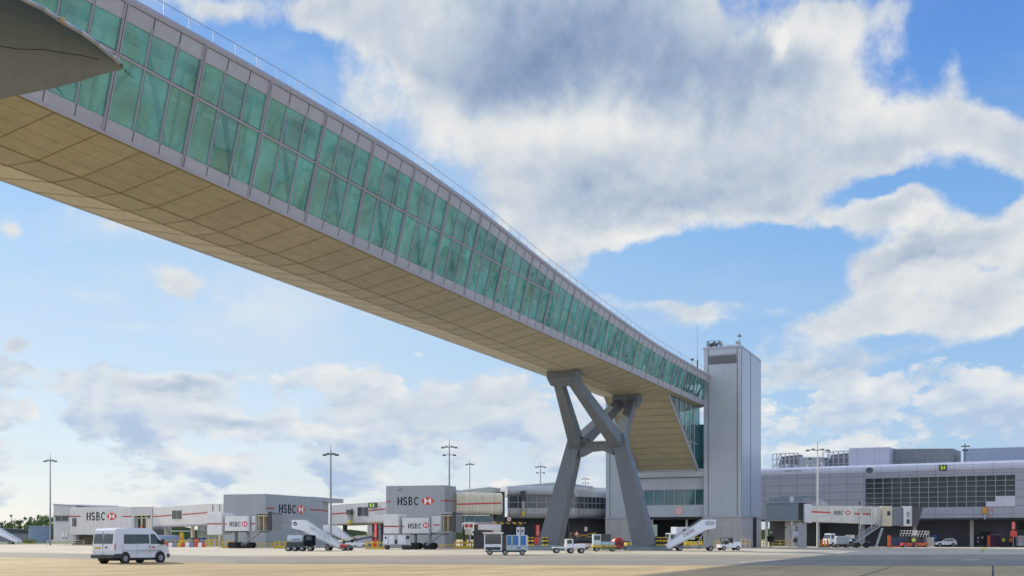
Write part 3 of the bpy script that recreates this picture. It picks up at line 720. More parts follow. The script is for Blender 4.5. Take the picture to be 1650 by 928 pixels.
# plinths on the apron, with bollards
for (x0, x1, Y, lab) in ((848, 899, 147.2, 'low blue grey concrete plinth under the left leg of the pylon'), (1009, 1079, 147.0, 'long blue grey concrete plinth under the right leg of the pylon')):
    F = Fr(x0, Y, x1, Y-1.5); mb = MB(); F.box(mb, 0, F.L, -1.3, 3.0, 0, .55); F.box(mb, -.1, F.L+.1, -1.42, 3.1, .55, .62)
    tag(mb.build('concrete_plinth', M['plinth'], off=F.O, bevel=.04), lab, 'plinth')
def bollard(p, lab, grp='striped bollards around the pylon feet'):
    o = thing('striped_bollard', lab, 'bollard', p, group=grp)
    m_ = MB(); m_.tube((0,0,0),(0,0,1.05),.2,n=10); m_.tube((0,0,1.05),(0,0,1.12),.2,.08,n=10); m_.build('post', M['yellow'], o)
    m_ = MB(); m_.tube((0,0,.25),(0,0,.5),.215,n=10); m_.tube((0,0,.78),(0,0,1.0),.215,n=10); m_.build('stripe', M['black'], o)
for k, px in enumerate((1053.5,1059,1064,1069,1074)): bollard(G(px,146.5,.62), ['first','second','third','fourth','fifth'][k]+' striped bollard right of the right pylon leg, on the plinth')
bollard(G(1038,147.2,.62), 'striped bollard left of the right pylon leg, alone on the plinth')
for k, px in enumerate((852,858,876,881)): bollard(G(px,147,.62), ['leftmost striped bollard on the left plinth','second striped bollard from the left on the left plinth','striped bollard just left of the left pylon leg','striped bollard touching the left pylon leg'][k])

# ================================================================ TOWERS
def tower(name, lab, tf, p0, p1, depth, top, louvre):
    c = B(tf, (p0+p1)/2, 0); o = thing(name, lab, 'tower', c)
    X = lambda t, p, z: B(tf+t, p, z)
    mb = MB()
    mb.prism([X(0,p0,5.0), X(0,p1,5.0), X(depth,p1,5.0), X(depth,p0,5.0)], (0,0,top-5.0))
    w_ = mb.build('wall', M['tower'], o, c, bevel=.06)
    # ribbed side skins
    mb = MB(); q = p0-.03
    mb.prism([X(.45,q,5.1), X(7.0,q,5.1), X(7.0,q,top-.35), X(.45,q,top-.35)], N*.06)
    mb.prism([X(7.5,q,5.1), X(depth-.1,q,5.1), X(depth-.1,q,top-.35), X(7.5,q,top-.35)], N*.06)
    mb.prism([X(.45,p1+.03,5.1), X(depth-.1,p1+.03,5.1), X(depth-.1,p1+.03,top-.35), X(.45,p1+.03,top-.35)], N*-.06)
    mb.build('side_cladding', M['towerside'], o, c)
    mb = MB()
    mb.prism([X(7.02,q,5.1), X(7.48,q,5.1), X(7.48,q,top-.3), X(7.02,q,top-.3)], N*.02)
    for p in (p1-.75, p0+.6): mb.prism([X(-.02,p-.05,5.1), X(-.02,p+.05,5.1), X(-.02,p+.05,top-.3), X(-.02,p-.05,top-.3)], D*.05)
    mb.build('shadow_gap', M['dark'], o, c)
    mb = MB(); mb.prism([X(-.08,p0-.1,top-.3), X(-.08,p1+.1,top-.3), X(depth+.05,p1+.1,top-.3), X(depth+.05,p0-.1,top-.3)], (0,0,.35))
    mb.build('parapet', M['mull'], o, c, bevel=.04)
    mb = MB(); mb.prism([X(-.12,p0-.12,0), X(-.12,p1+.05,0), X(depth+.1,p1+.05,0), X(depth+.1,p0-.12,0)], (0,0,4.75))
    mb.build('base', M['towerbase'], o, c, bevel=.05)
    mb = MB(); mb.prism([X(-.2,p0-.2,4.75), X(-.2,p1+.1,4.75), X(depth+.1,p1+.1,4.75), X(depth+.1,p0-.2,4.75)], (0,0,.28))
    mb.build('string_course', M['mull'], o, c)
    if louvre:
        mb = MB(); z = 29.4
        mb.prism([X(-.03,p0+.75,29.3), X(-.03,p1-.85,29.3), X(-.03,p1-.85,30.7), X(-.03,p0+.75,30.7)], D*.05, 1)
        while z < 30.65:
            mb.hexa([X(-.16,p0+.75,z), X(-.16,p1-.85,z), X(-.04,p1-.85,z+.1), X(-.04,p0+.75,z+.1)], [X(-.16,p0+.75,z+.03), X(-.16,p1-.85,z+.03), X(-.04,p1-.85,z+.13), X(-.04,p0+.75,z+.13)], 0); z += .16
        mb.build('louvre', [M['galv'], M['dark']], o, c)
    return o
TF = 176.6
tw = tower('service_tower', 'tall pale grey service tower with louvre near the top, right of the footbridge', TF, 36.6, 42.6, 16.2, 32.0, True)
tw2 = tower('service_tower', 'white service tower behind the pylon, mostly hidden below the footbridge', TF+1.5, 54.4, 59.6, 14.5, 31.5, False)
c = B(TF,39.6,32.0); X = lambda t, p, z: B(TF+t, p, z)
# roof kit on the tower
o = thing('roof_plant', 'tangle of small rails and pipes on the left of the tower roof', 'roof equipment', X(1.5,41.5,32.05)); mb = MB()
random.seed(3)
for k in range(4): mb.tube(X(.6+k*.7,42.2,32.05), X(.6+k*.7,42.2,33.2), .05, n=5); mb.tube(X(.6+k*.7,40.2,32.05), X(.6+k*.7,40.2,33.1), .05, n=5)
for z in (32.6,33.1): mb.tube(X(.6,42.2,z), X(2.7,42.2,z), .045, n=5); mb.tube(X(.6,42.2,z), X(.6,40.2,z), .045, n=5); mb.tube(X(2.7,40.2,z), X(.6,40.2,z), .045, n=5)
mb.beam(X(1,41.8,32.4), X(1,40.9,32.9), .5, .4); mb.beam(X(1.2,40.9,32.3), X(1.4,40.4,33.0), .3, .3)
mb.build('railing', M['dark'], o, X(1.5,41.5,32.05))
mb = MB(); mb.beam(X(1.6,41.9,32.6), X(1.6,40.8,32.75), .5, .5); mb.build('cooler', M['white'], o, X(1.5,41.5,32.05))
o = thing('wind_mast', 'short mast with a dark wind sensor on the right corner of the tower roof', 'mast', X(.6,37.0,32.05)); mb = MB(); b_ = X(.6,37.0,32.05)
mb.tube(b_, b_+Vector((0,0,1.5)), .05, n=6); mb.beam(b_+Vector((-.6,0,.5)), b_+Vector((.2,0,.5)), .2, .5); mb.tube(b_+Vector((-5,0,.45)), b_, .03, n=4)
mb.build('pole', M['galv'], o, b_)
mb = MB(); mb.tube(b_+Vector((-.35,0,1.55)), b_+Vector((.4,0,1.55)), .06, n=6); mb.prism([b_+Vector((-.05,0,1.3)), b_+Vector((.3,0,1.5)), b_+Vector((.0,0,2.0))], (0,.04,0)); mb.tube(b_+Vector((0,0,1.4)), b_+Vector((0,0,2.0)), .08, .03, n=6)
mb.build('vane', M['dark'], o, b_)
bz = ZB+hb(172)+.2
o = thing('whip_antenna', 'tall thin whip antenna standing on the end of the bridge roof beside the tower', 'antenna', B(172.5,42.6,bz)); b_ = B(172.5,42.6,bz)
mb = MB(); mb.tube(b_, b_+Vector((0,0,1.6)), .12, n=7); mb.build('foot', M['dark'], o, b_)
mb = MB(); mb.tube(b_+Vector((0,0,1.6)), b_+Vector((0,0,7.2)), .05, .02, n=5); mb.build('rod', M['mast'], o, b_)
o = thing('roof_camera', 'small dark box on a post on the bridge roof left of the whip antenna', 'camera', B(168,42.3,bz)); b_ = B(168,42.3,bz); mb = MB()
mb.tube(b_, b_+Vector((0,0,1.0)), .04, n=5); mb.build('post', M['galv'], o, b_); mb = MB(); mb.beam(b_+Vector((-.25,0,1.0)), b_+Vector((.25,0,1.0)), .25, .25); mb.build('housing', M['dark'], o, b_)

# ================================================================ ESCALATOR ENCLOSURE
ea = B(168,48.3,12); es = thing('escalator_enclosure', 'sloping tan escalator enclosure running down from the bridge behind the pylon', 'escalator enclosure', ea)
q0, q1 = 43.6, 53.2; ta, tb_ = 159.0, 177.0; za, zb = 22.7, 12.45
mb = MB(); mb.hexa([B(ta,q0,za), B(ta,q1,za), B(ta+1,q1,za+.3), B(ta+1,q0,za+.3)], [B(tb_,q0,zb), B(tb_,q1,zb), B(tb_+.4,q1,zb+.6), B(tb_+.4,q0,zb+.6)]); s_ = mb.build('soffit', M['soffit'], es, ea)
mb = MB()
for k in range(1, 12):
    f = k/12; t_ = ta+(tb_-ta)*f; z_ = za+(zb-za)*f; mb.hexa([B(t_,q0,z_-.03), B(t_+.06,q0,z_-.06), B(t_+.06,q0,z_+.05), B(t_,q0,z_+.05)], [B(t_,q1,z_-.03), B(t_+.06,q1,z_-.06), B(t_+.06,q1,z_+.05), B(t_,q1,z_+.05)])
mb.build('joint', M['joint'], s_, ea)
for q in (q0-.12, q1+.02):
    mb = MB(); mb.hexa([B(ta-.2,q,za-.25), B(ta-.2,q+.16,za-.25), B(ta-.2,q+.16,za+.1), B(ta-.2,q,za+.1)], [B(tb_,q,zb-.35), B(tb_,q+.16,zb-.35), B(tb_+.3,q+.16,zb+.25), B(tb_+.3,q,zb+.25)]); mb.build('edge_beam', M['mull'], es, ea)
mb = MB(); mb.poly([B(ta+.6,q0,za-.2), B(tb_,q0,zb), B(TF+1.5,q0,zb), B(TF+1.5,q0,za)]); mb.poly([B(ta+.6,q1,za-.2), B(tb_,q1,zb), B(TF+2.5,q1,zb), B(TF+2.5,q1,za)]); mb.build('side_glazing', M['glassd'], es, ea)
mb = MB()
for t_ in (162.5,165.5,168.5,171.5,174.2):
    z_ = za+(zb-za)*(t_-ta)/(tb_-ta); mb.beam(B(t_,q0-.08,z_), B(t_,q0-.08,22.6), .1, .16)
for z_ in (19.6,16.6): mb.beam(B(ta+(za-z_)/(za-zb)*(tb_-ta),q0-.08,z_), B(TF,q0-.08,z_), .12, .12)
mb.build('mullion', M['mull'], es, ea)
mb = MB(); mb.hexa([B(ta+3,44.2,za-1.2), B(ta+3,52.8,za-1.2), B(ta+3,52.8,za-.9), B(ta+3,44.2,za-.9)], [B(tb_+.5,44.2,zb+.9), B(tb_+.5,52.8,zb+.9), B(tb_+.5,52.8,zb+1.2), B(tb_+.5,44.2,zb+1.2)]); mb.build('stair_flight', M['inner'], es, ea)
# ================================================================ CONCOURSE between the towers
cb = B(TF+3,48.5,0); cn = thing('link_building', 'raised building between the two towers with a teal window band over a dark undercroft', 'building', cb)
X = lambda t, p, z: B(TF+t, p, z)
mb = MB(); mb.prism([X(1.0,42.4,5.0), X(1.0,54.6,5.0), X(1.0,54.6,6.9), X(1.0,42.4,6.9)], D*16); mb.prism([X(1.0,42.4,9.5), X(1.0,54.6,9.5), X(1.0,54.6,11.4), X(1.0,42.4,11.4)], D*16)
mb.prism([X(.2,42.4,11.45), X(.2,54.6,11.45), X(.2,54.6,12.4), X(.2,42.4,12.4)], D*17)
mb.build('wall', M['tower'], cn, cb, bevel=.04)
mb = MB(); mb.prism([X(.1,42.4,12.42), X(.1,54.6,12.42), X(.1,54.6,12.7), X(.1,42.4,12.7)], D*17); mb.build('coping', M['mull'], cn, cb)
mb = MB(); mb.prism([X(1.15,42.5,6.9), X(1.15,54.5,6.9), X(1.15,54.5,9.5), X(1.15,42.5,9.5)], D*.1); wi = mb.build('window', M['tealglass'], cn, cb)
mb = MB(); p_ = 42.5
while p_ < 54.6: mb.beam(X(1.05,p_,6.9), X(1.05,p_,9.5), .14, .14); p_ += 1.72
for z in (6.93,9.46): mb.beam(X(1.05,42.5,z), X(1.05,54.5,z), .1, .1)
mb.build('frame', M['mull'], wi, cb)
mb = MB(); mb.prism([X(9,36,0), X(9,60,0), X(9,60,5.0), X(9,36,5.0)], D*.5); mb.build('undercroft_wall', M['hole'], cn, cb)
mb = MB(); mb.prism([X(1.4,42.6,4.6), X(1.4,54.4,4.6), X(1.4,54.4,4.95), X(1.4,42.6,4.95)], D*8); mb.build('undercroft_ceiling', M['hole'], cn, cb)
for p_ in (53.3, 52.0, 46.0):
    mb = MB(); mb.tube(X(2.5,p_,0), X(2.5,p_,4.7), .18, n=10); mb.build('column', M['cladwarm'], cn, cb)
mb = MB(); mb.prism([X(17,43,9), X(17,54,9), X(17,54,21.5), X(17,43,21.5)], D*.3); mb.build('rear_wall', M['tealglass'], cn, cb)
# round red no-entry style roundel on the fascia and hanging sign
Fc = Fr(1030,178.6,1130,176.0)
rd = thing('roundel_sign', 'round pale sign with red ring on the fascia above the undercroft', 'sign', X(.9,46.6,5.9)); mb = MB(); c_ = X(.95,46.9,6.0)
def disc(mb, c, r, d, n=18, mi=0, r0=0):
    u = N; pts = [c+u*math.cos(2*math.pi*k/n)*r+Vector((0,0,math.sin(2*math.pi*k/n)*r))+D*d for k in range(n)]
    if r0 == 0: mb.poly(pts, mi)
    else:
        q = [c+u*math.cos(2*math.pi*k/n)*r0+Vector((0,0,math.sin(2*math.pi*k/n)*r0))+D*d for k in range(n)]
        for k in range(n): mb.poly([pts[k], pts[(k+1)%n], q[(k+1)%n], q[k]], mi)
disc(mb, c_, .72, 0); disc(mb, c_, .62, -.01, mi=1, r0=.47); disc(mb, c_, .25, -.01, mi=1, r0=.16); mb.build('face', [M['white'], M['redb']], rd, rd.location)
hs = thing('hanging_sign', 'pale grey green board hanging on poles under the building beside the right pylon leg', 'sign', G(1050,172,0)); mb = MB(); F = Fr(1043,172,1059,171.5)
F.rect(mb, 1042.5,1059,844.5,863.5,0,.08); mb.build('board', mat('pale green sign board',(.30,.36,.34),.6), hs, hs.location)
mb = MB(); F.rect(mb, 1051,1052,836,880,.1,.25); F.rect(mb,1041,1042,836,848,.1,.25); mb.build('pole', M['galv'], hs, hs.location)
def LG(mb, par, off): return mb.build('lettering', M['navy'], par, off, recalc=False)
# ================================================================ TERMINAL (right)
F = Fr(1232, 213, 1650, 189.5); o0 = F.O
tm = thing('terminal_building', 'long lilac grey terminal with a big dark gridded window, right of the tower', 'building', o0)
L = F.S(1650)+34; ZT = 14.2; Z0 = 5.05
gx0, gx1 = F.S(1394), F.S(1636); gz0, gz1 = 6.95, 12.35
mb = MB()
F.box(mb, -1, gx0, 0, 40, Z0, ZT-.6); F.box(mb, gx1, L, 0, 40, Z0, ZT-.6); F.box(mb, gx0, gx1, 0, 40, Z0, gz0); F.box(mb, gx0, gx1, 0, 40, gz1, ZT-.6)
tw_ = mb.build('wall', M['terminal'], tm, o0)
mb = MB(); prof = [(-.06,ZT-.75),(-.10,ZT-.3),(.1,ZT+.25),(.6,ZT+.6),(1.4,ZT+.7),(12,ZT+.75)]
for (d0,z0),(d1,z1) in zip(prof, prof[1:]): mb.poly([F.pt(-1,d0,z0), F.pt(L,d0,z0), F.pt(L,d1,z1), F.pt(-1,d1,z1)])
mb.build('eaves', M['terminaltop'], tm, o0)
# gridded window
nx, nz = 16, 6; wi = MB(); F.box(wi, gx0, gx1, .25, .35, gz0, gz1)
wi = wi.build('window', M['darkglass'], tm, o0)
mb = MB(); tx = (gx1-gx0)/nx; tz = (gz1-gz0)/nz
for i in range(nx+1): F.box(mb, gx0+i*tx-.05, gx0+i*tx+.05, .12, .25, gz0, gz1)
for j in range(nz+1): F.box(mb, gx0, gx1, .13, .24, gz0+j*tz-.04, gz0+j*tz+.04)
mb.build('frame', mat('grey green window bars',(.30,.33,.34),.5), wi, o0)
mb = MB(); F.box(mb, gx1-3*tx+.1, gx1-2*tx, -.12, .2, gz0, gz0+tz*1.0); F.box(mb, gx1-2*tx, gx1+.0, -.12, .2, gz0, gz0+tz*2.0)
mb.split('infill_panel', M['patch'], tm, o0)
# blinds seen inside some panes : irregular lighter bands
random.seed(5); mb = MB()
for i in range(nx-3):
    for j in range(nz):
        if i > 3 and random.random() < .5:
            h = random.uniform(.1,.45); F.box(mb, gx0+i*tx+.1, gx0+(i+1)*tx-.1, .235, .245, gz0+j*tz+.1, gz0+j*tz+.1+h)
mb.split('blind', mat('grey blind behind glass',(.045,.06,.068),.5), wi, o0)
# lower: piers, shutters, recess
mb = MB(); F.box(mb, -1, L, 6.0, 6.4, 0, Z0); mb.build('undercroft_wall', M['shutter'], tm, o0)
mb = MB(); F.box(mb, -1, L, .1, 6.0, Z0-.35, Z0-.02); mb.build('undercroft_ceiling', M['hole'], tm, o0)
mb = MB(); F.rect(mb, 1303,1318,845,880,5.8,5.95); F.rect(mb, 1634,1652,840,852,5.8,5.95); F.rect(mb, 1570,1588,856,873,5.8,5.95); mb.split('doorway', M['hole'], tm, o0)
for px in (1384, 1468, 1561): mb = MB(); a = F.S(px); F.box(mb, a-.3, a+.3, 3.0, 3.6, 0, Z0); mb.split('column', M['towerbase'], tm, o0)
mb = MB(); F.box(mb, F.S(1262), F.S(1290), 1.0, 1.3, 0, Z0); mb.build('service_wall', M['towerbase'], tm, o0)
mb = MB(); F.rect(mb, 1251.5,1265,848,850.5,.95,1.0); mb.split('vent', M['dark'], tm, o0)
# openings with louvres high on the left, small windows
mb = MB()
for (x0,x1,y0,y1) in ((1264,1277,757,762),(1279,1291,757,762)): F.rect(mb, x0,x1,y0,y1,-.05,.1)
mb.split('vent', M['galv'], tm, o0)
# dark oval badge and stand number
bd = thing('oval_badge', 'black oval sign with a ring on the terminal wall above the big window', 'sign', F.pt(F.S(1401),-.1,F.Z(1401,757))); mb = MB()
c_ = F.pt(F.S(1401),-.12,F.Z(1401,757))
mb.prism([c_+F.u*math.cos(k*math.pi/10)*.68+Vector((0,0,math.sin(k*math.pi/10)*.46)) for k in range(20)], F.w*.12, 0)
for k in range(20):
    a, b = k*math.pi/10, (k+1)*math.pi/10; q = lambda a, r: c_-F.w*.01+F.u*math.cos(a)*.68*r+Vector((0,0,math.sin(a)*.46*r))
    if k % 10 not in (4,): mb.poly([q(a,.62), q(b,.62), q(b,.5), q(a,.5)], 1)
mb.build('plate', [M['dark'], M['letter']], bd, bd.location)
def standsign(F, x0, x1, y0, y1, d, num, lab):
    o = thing('stand_number_sign', lab, 'sign', F.pt(F.S((x0+x1)/2), -d, F.Z(x0, y1))); mb = MB(); F.rect(mb, x0,x1,y0,y1,-d-.25,-d); bo = mb.build('housing', M['dark'], o, o.location)
    mb = MB(); w_ = (x1-x0); ftext(mb, F, num, x0+w_*.2, x1-w_*.16, y0+(y1-y0)*.2, y1-(y1-y0)*.2, d+.26); mb.build('numerals', M['signgreen'], bo, o.location); return o
standsign(F, 1513.5,1526,748.5,757.5,.02,'54','black stand number sign reading 54 in green, high on the terminal wall')
mb = MB(); F.rect(mb, 1504.5,1505.5,752,754,-.1,.0); F.rect(mb, 1504.5,1505.5,756,758,-.1,.0); tag(mb.build('indicator_light', M['yellow'], off=F.O), 'pair of tiny lights on the wall left of the 54 sign', 'light')
# rooftop blocks
def roofblock(lab, x0, x1, y0, y1, d, dep, m, name='rooftop_block', slope=0, frame=False):
    o = thing(name, lab, 'rooftop block', F.pt(F.S(x0), d, ZT+.6)); mb = MB(); a = F.S(x0); Ya = F.Y(x0)
    # place behind the eaves: depth shifts the projection, so solve heights at the true depth
    sa, sb = a*1.0, F.S(x1)
    def hz_(s, py): p = F.pt(s, d, 0); return CAMH+(HY-py)*p.y/FPX
    def ss(px):     # s where ray meets the plane at depth d
        k = (px-CX)/FPX; O = F.O+F.w*d; return (k*O.y-O.x)/(F.u.x-k*F.u.y)
    sa, sb = ss(x0), ss(x1)
    z0 = ZT+.5; q = [F.pt(sa,d,z0), F.pt(sb,d,z0), F.pt(sb,d,hz_(sb,y1)), F.pt(sa,d,hz_(sa,y0))]
    if not frame: mb.prism(q, F.w*dep); mb.build('wall', m, o, o.location, bevel=.05)
    else:
        za = hz_(sa,y0); n = frame
        for i in range(n+1):
            s = sa+(sb-sa)*i/n; mb.beam(F.pt(s,d,z0), F.pt(s,d,za), .18, .18)
        for k in range(4): z = z0+(za-z0)*k/3; mb.beam(F.pt(sa,d,z), F.pt(sb,d,z), .14, .14)
        mb.beam(F.pt(sa,d,z0), F.pt(sa+(sb-sa)*.3,d,za), .12,.12)
        mb.build('frame', M['mull'], o, o.location)
        mb = MB(); mb.prism([F.pt(sa+.3,d+1.2,z0), F.pt(sb,d+1.2,z0), F.pt(sb,d+1.2,za-.2), F.pt(sa+(sb-sa)*.25,d+1.2,za-.5)], F.w*2); mb.build('louvre_screen', m, o, o.location)
    return o
scr = mat('grey louvred plant screen', (.20,.23,.26), .5, var=.15, panel=(2.2,.35,.05,.65))
roofblock('open framed plant screen on the far left of the terminal roof', 1245,1286,731,728,8,5,scr,'plant_screen',frame=6)
roofblock('low grey plant room between the open screens on the terminal roof', 1288,1325,736,736,7,6,M['cladgrey'])
roofblock('dark framed plant screen beside the big pale block on the terminal roof', 1326,1368,728,727,9,5,scr,'plant_screen',frame=5)
roofblock('large pale block standing on the middle of the terminal roof', 1368,1433,721.5,719.5,6,10,M['terminaltop'])
roofblock('long louvred plant screen right of the pale roof block', 1434,1536,723,722,9,8,scr,'plant_screen')
roofblock('long blue grey rooftop block at the right end of the terminal', 1552,1760,722.5,716,8,14,mat('blue grey cladding',(.27,.33,.44),.45,var=.05,panel=(3,60,.04,.8)))
for (px, py0, lab) in ((1547,714,'small roof mast with crossbar between the plant screen and the blue grey block'),):
    p_ = F.pt(F.S(px), 5, ZT+.6); o = thing('roof_mast', lab, 'mast', p_); mb = MB(); zt = CAMH+(HY-py0)*p_.y/FPX
    mb.tube(p_, Vector((p_.x,p_.y,zt)), .09, n=6); mb.beam(Vector((p_.x-.7,p_.y,zt-.5)), Vector((p_.x+.9,p_.y,zt-.5)), .15,.2); mb.beam(Vector((p_.x-.5,p_.y,zt-1.2)), Vector((p_.x+.5,p_.y,zt-1.2)), .3,.25)
    mb.build('pole', M['dark'], o, p_)
random.seed(11)
for k, (px, w_, h_) in enumerate(((1250,1.2,.5),(1262,.7,.8),(1275,1.0,.5),(1296,.8,.6),(1308,1.3,.5),(1318,.6,.9))):
    p_ = F.pt(F.S(px), 3.0, ZT+.7); o = thing('roof_vent_unit', ['leftmost small','second small','third small','fourth small','fifth small','rightmost small'][k]+' vent box along the left end of the terminal roof edge', 'vent unit', p_, group='small vent units on the terminal roof')
    mb = MB(); mb.box(p_.x-w_/2,p_.x+w_/2,p_.y-.4,p_.y+.4,p_.z,p_.z+h_); mb.build('housing', M['galv'], o, p_, bevel=.04)
# fixed link from tower to jet bridge
FL = Fr(1233, 197, 1300, 193)
lk_ = thing('fixed_link', 'blue grey box shaped fixed link on legs between the tower and the right jet bridge', 'fixed link', FL.O)
bl = mat('blue grey sheet cladding', (.22,.28,.34), .45, var=.06, streak=.1, panel=(1.1,60,.03,.85))
mb = MB(); FL.rect(mb, 1234,1286,809.5,837,0,4); mb.build('wall', bl, lk_, FL.O, bevel=.04)
mb = MB(); FL.rect(mb, 1286,1297,812,837,.3,3.7); mb.build('end_wall', M['dark'], lk_, FL.O)
mb = MB(); FL.rect(mb, 1233,1300,808,809.8,-.15,4.1); FL.rect(mb,1233,1286,837,838,-.1,4.0); mb.build('roof', M['mull'], lk_, FL.O)
mb = MB(); FL.rect(mb, 1234,1278,800,808,2.0,5.5); FL.rect(mb,1240,1300,797,800,5.5,8); mb.build('upper_box', bl, lk_, FL.O)
mb = MB(); FL.rect(mb, 1267,1273,799,808,1.8,2.0); mb.build('door', M['cladwarm'], lk_, FL.O)
for px in (1232.5, 1274): mb = MB(); FL.rect(mb, px-1.2,px+1.2,838,880,.5,1.2); mb.split('leg', M['cladwarm'], lk_, FL.O)
mb = MB(); FL.rect(mb, 1220,1227,840,880,-1.2,-.6); mb.split('column', M['towerbase'], lk_, FL.O)
st = thing('rooftop_shell', 'rounded pale shell roof behind the right jet bridge', 'shelter', G(1320,199,0)); mb = MB()
FS = Fr(1300,200,1335,199)
pts = [(1300,808),(1306,804),(1314,803),(1324,804),(1333,810),(1335,818),(1300,818)]
FS.slab(mb, pts, 0, 3); mb.build('shell', M['terminaltop'], st, st.location); mb = MB(); FS.rect(mb,1302,1332,818,842,.5,2.5); mb.build('support', M['hole'], st, st.location)

# ================================================================ PIER (left)
def stripe(mb, F, x0, y0, x1, y1, th, d, mi=0):
    F.slab(mb, [(x0,y0-th/2),(x1,y1-th/2),(x1,y1+th/2),(x0,y0+th/2)], -d, -d+.02, mi)
# gate lounge 1 with the first writing
F1 = Fr(82, 236, 250, 221)
g1 = thing('gate_building', 'low off white gate building with bank lettering at the far left of the pier', 'building', F1.O)
mb = MB(); F1.slab(mb, [(82,812),(118,812),(118,872),(82,872)], .6, 12); mb.build('end_block', M['clad'], g1, F1.O, bevel=.1)
mb = MB(); F1.slab(mb, [(82,811),(148,814.5),(148,816),(82,812.6)], .4, 11); mb.build('flat_roof', M['mull'], g1, F1.O)
mb = MB(); F1.slab(mb, [(112,820),(114,817.5),(118,816.6),(213,816.6),(213,861),(112,861)], 0, 5); mb.build('wall', M['cladwarm'], g1, F1.O, bevel=.12)
mb = MB(); F1.slab(mb, [(213,816),(246,816),(246,829),(213,829)], -.1, 5); F1.slab(mb, [(213,852),(246,852),(246,861),(213,861)], -.1, 5); F1.slab(mb, [(213,816),(217,816),(217,861),(213,861)], -.12, 4.9); F1.slab(mb, [(243,816),(246,816),(246,861),(243,861)], -.12, 4.9); mb.build('porch', M['clad'], g1, F1.O)
mb = MB(); F1.rect(mb, 217,243,829,852,.8,.9); wd = mb.build('door', M['darkglass'], g1, F1.O)
mb = MB()
for x in (217,223.5,224.6,231.5,232.4,242.5): F1.rect(mb, x-.3,x+.5,829,852,.6,.8)
F1.rect(mb, 217,243,833,834.5,.55,.8); F1.rect(mb,217,243,828.5,830,-.2,.3); F1.rect(mb,233.5,242,835,852,.65,.8)
mb.build('frame', M['cream'], wd, F1.O)
for (x0,x1,y0,y1,lab) in ((86,106,830.5,838.5,None),(117,123,834,847,None)):
    mb = MB(); dd = .5 if x0 < 100 else -.1; F1.rect(mb, x0,x1,y0,y1,dd,dd+.12); wn_ = mb.build('window', M['darkglass'], g1, F1.O)
    mb = MB(); F1.rect(mb, (x0+x1)/2-.4,(x0+x1)/2+.4,y0,y1,dd-.06,dd); F1.rect(mb, x0-.5,x1+.5,y1,y1+.6,dd-.08,dd); mb.build('frame', M['mull'], wn_, F1.O)
mb = MB(); stripe(mb,F1,82,831,112,831,1.8,-.58); stripe(mb,F1,112,831.3,130,831.3,1.8,.03); stripe(mb,F1,197,831.5,212,831.5,1.8,.03); mb.split('red_stripe', M['red'], g1, F1.O)
mb = MB(); ftext(mb,F1,'HSBC',139.5,170,825,837.5,.03,0); LG(mb, g1, F1.O); mb = MB(); flogo(mb,F1,172,188.5,825.5,837,.03,1,2); mb.build('emblem', [M['navy'],M['redb'],M['logowhite']], g1, F1.O, recalc=False)
mb = MB(); F1.slab(mb, [(112,862),(150,862),(150,877),(112,877)], 1.5, 4.5); F1.slab(mb,[(152,862),(245,862),(245,878),(152,878)],4,4.5); mb.build('undercroft_wall', mat('olive brown undercroft',(.10,.09,.05),.8,var=.3), g1, F1.O)
for px in (99,104): 
    mb = MB(); F1.rect(mb, px-1.6,px+1.6,857,869,.45,.58); F1.rect(mb,px-.6,px+.6,864.5,868,.4,.45,1); mb.build('meter_cabinet', [M['white'],M['dark']], g1, F1.O)
for px in (114,150,246): mb = MB(); F1.rect(mb, px-.8,px+.8,860,879,.4,1.0); mb.split('leg', M['cream'], g1, F1.O)
# sloping link 1
F2 = Fr(246, 221, 362, 199)
l1 = thing('sloping_link', 'off white sloping passenger link with two dark windows left of the first grey gate block', 'walkway link', F2.O)
mb = MB(); F2.slab(mb, [(246,817),(336,810.5),(362,810.5),(362,842),(246,846.5)], 0, 4); mb.build('wall', M['cladwarm'], l1, F2.O, bevel=.05)
mb = MB(); F2.slab(mb, [(246,846.5),(362,842),(362,844),(246,848.5)], -.05, 4); mb.build('under_beam', M['mull'], l1, F2.O)
mb = MB(); stripe(mb,F2,246,831.8,277,829.2,1.7,.03); stripe(mb,F2,294,828.4,334,825,1.7,.03); mb.split('red_stripe', M['red'], l1, F2.O)
for x0 in (277.5,285.5): mb = MB(); F2.rect(mb, x0,x0+7,822,835.5,-.06,.1); mb.build('window', M['darkglass'], l1, F2.O)
for px in (343,354): mb = MB(); F2.rect(mb,px-.3,px+.3,812,823,-.06,0); mb.split('downpipe', M['dark'], l1, F2.O)
for px in (258,300,345): mb = MB(); F2.rect(mb,px-.7,px+.7,847,880,1,1.6); mb.split('leg', M['cream'], l1, F2.O)
sc1 = thing('screen_wall', 'pale green translucent screen wall under the sloping link', 'screen', F2.pt(2,9,0)); mb = MB()
F2.box(mb, F2.S(250), F2.S(350), 9, 9.2, 0, 5.6); w_ = mb.build('panel', M['greenwall'], sc1, F2.pt(2,9,0)); mb = MB()
for px in range(252,350,9): a_ = F2.S(px); F2.box(mb,a_-.06,a_+.06,8.85,9,0,5.6)
F2.box(mb,F2.S(250),F2.S(350),8.8,9,2.9,3.2); mb.build('frame', M['mull'], w_, F2.pt(2,9,0))
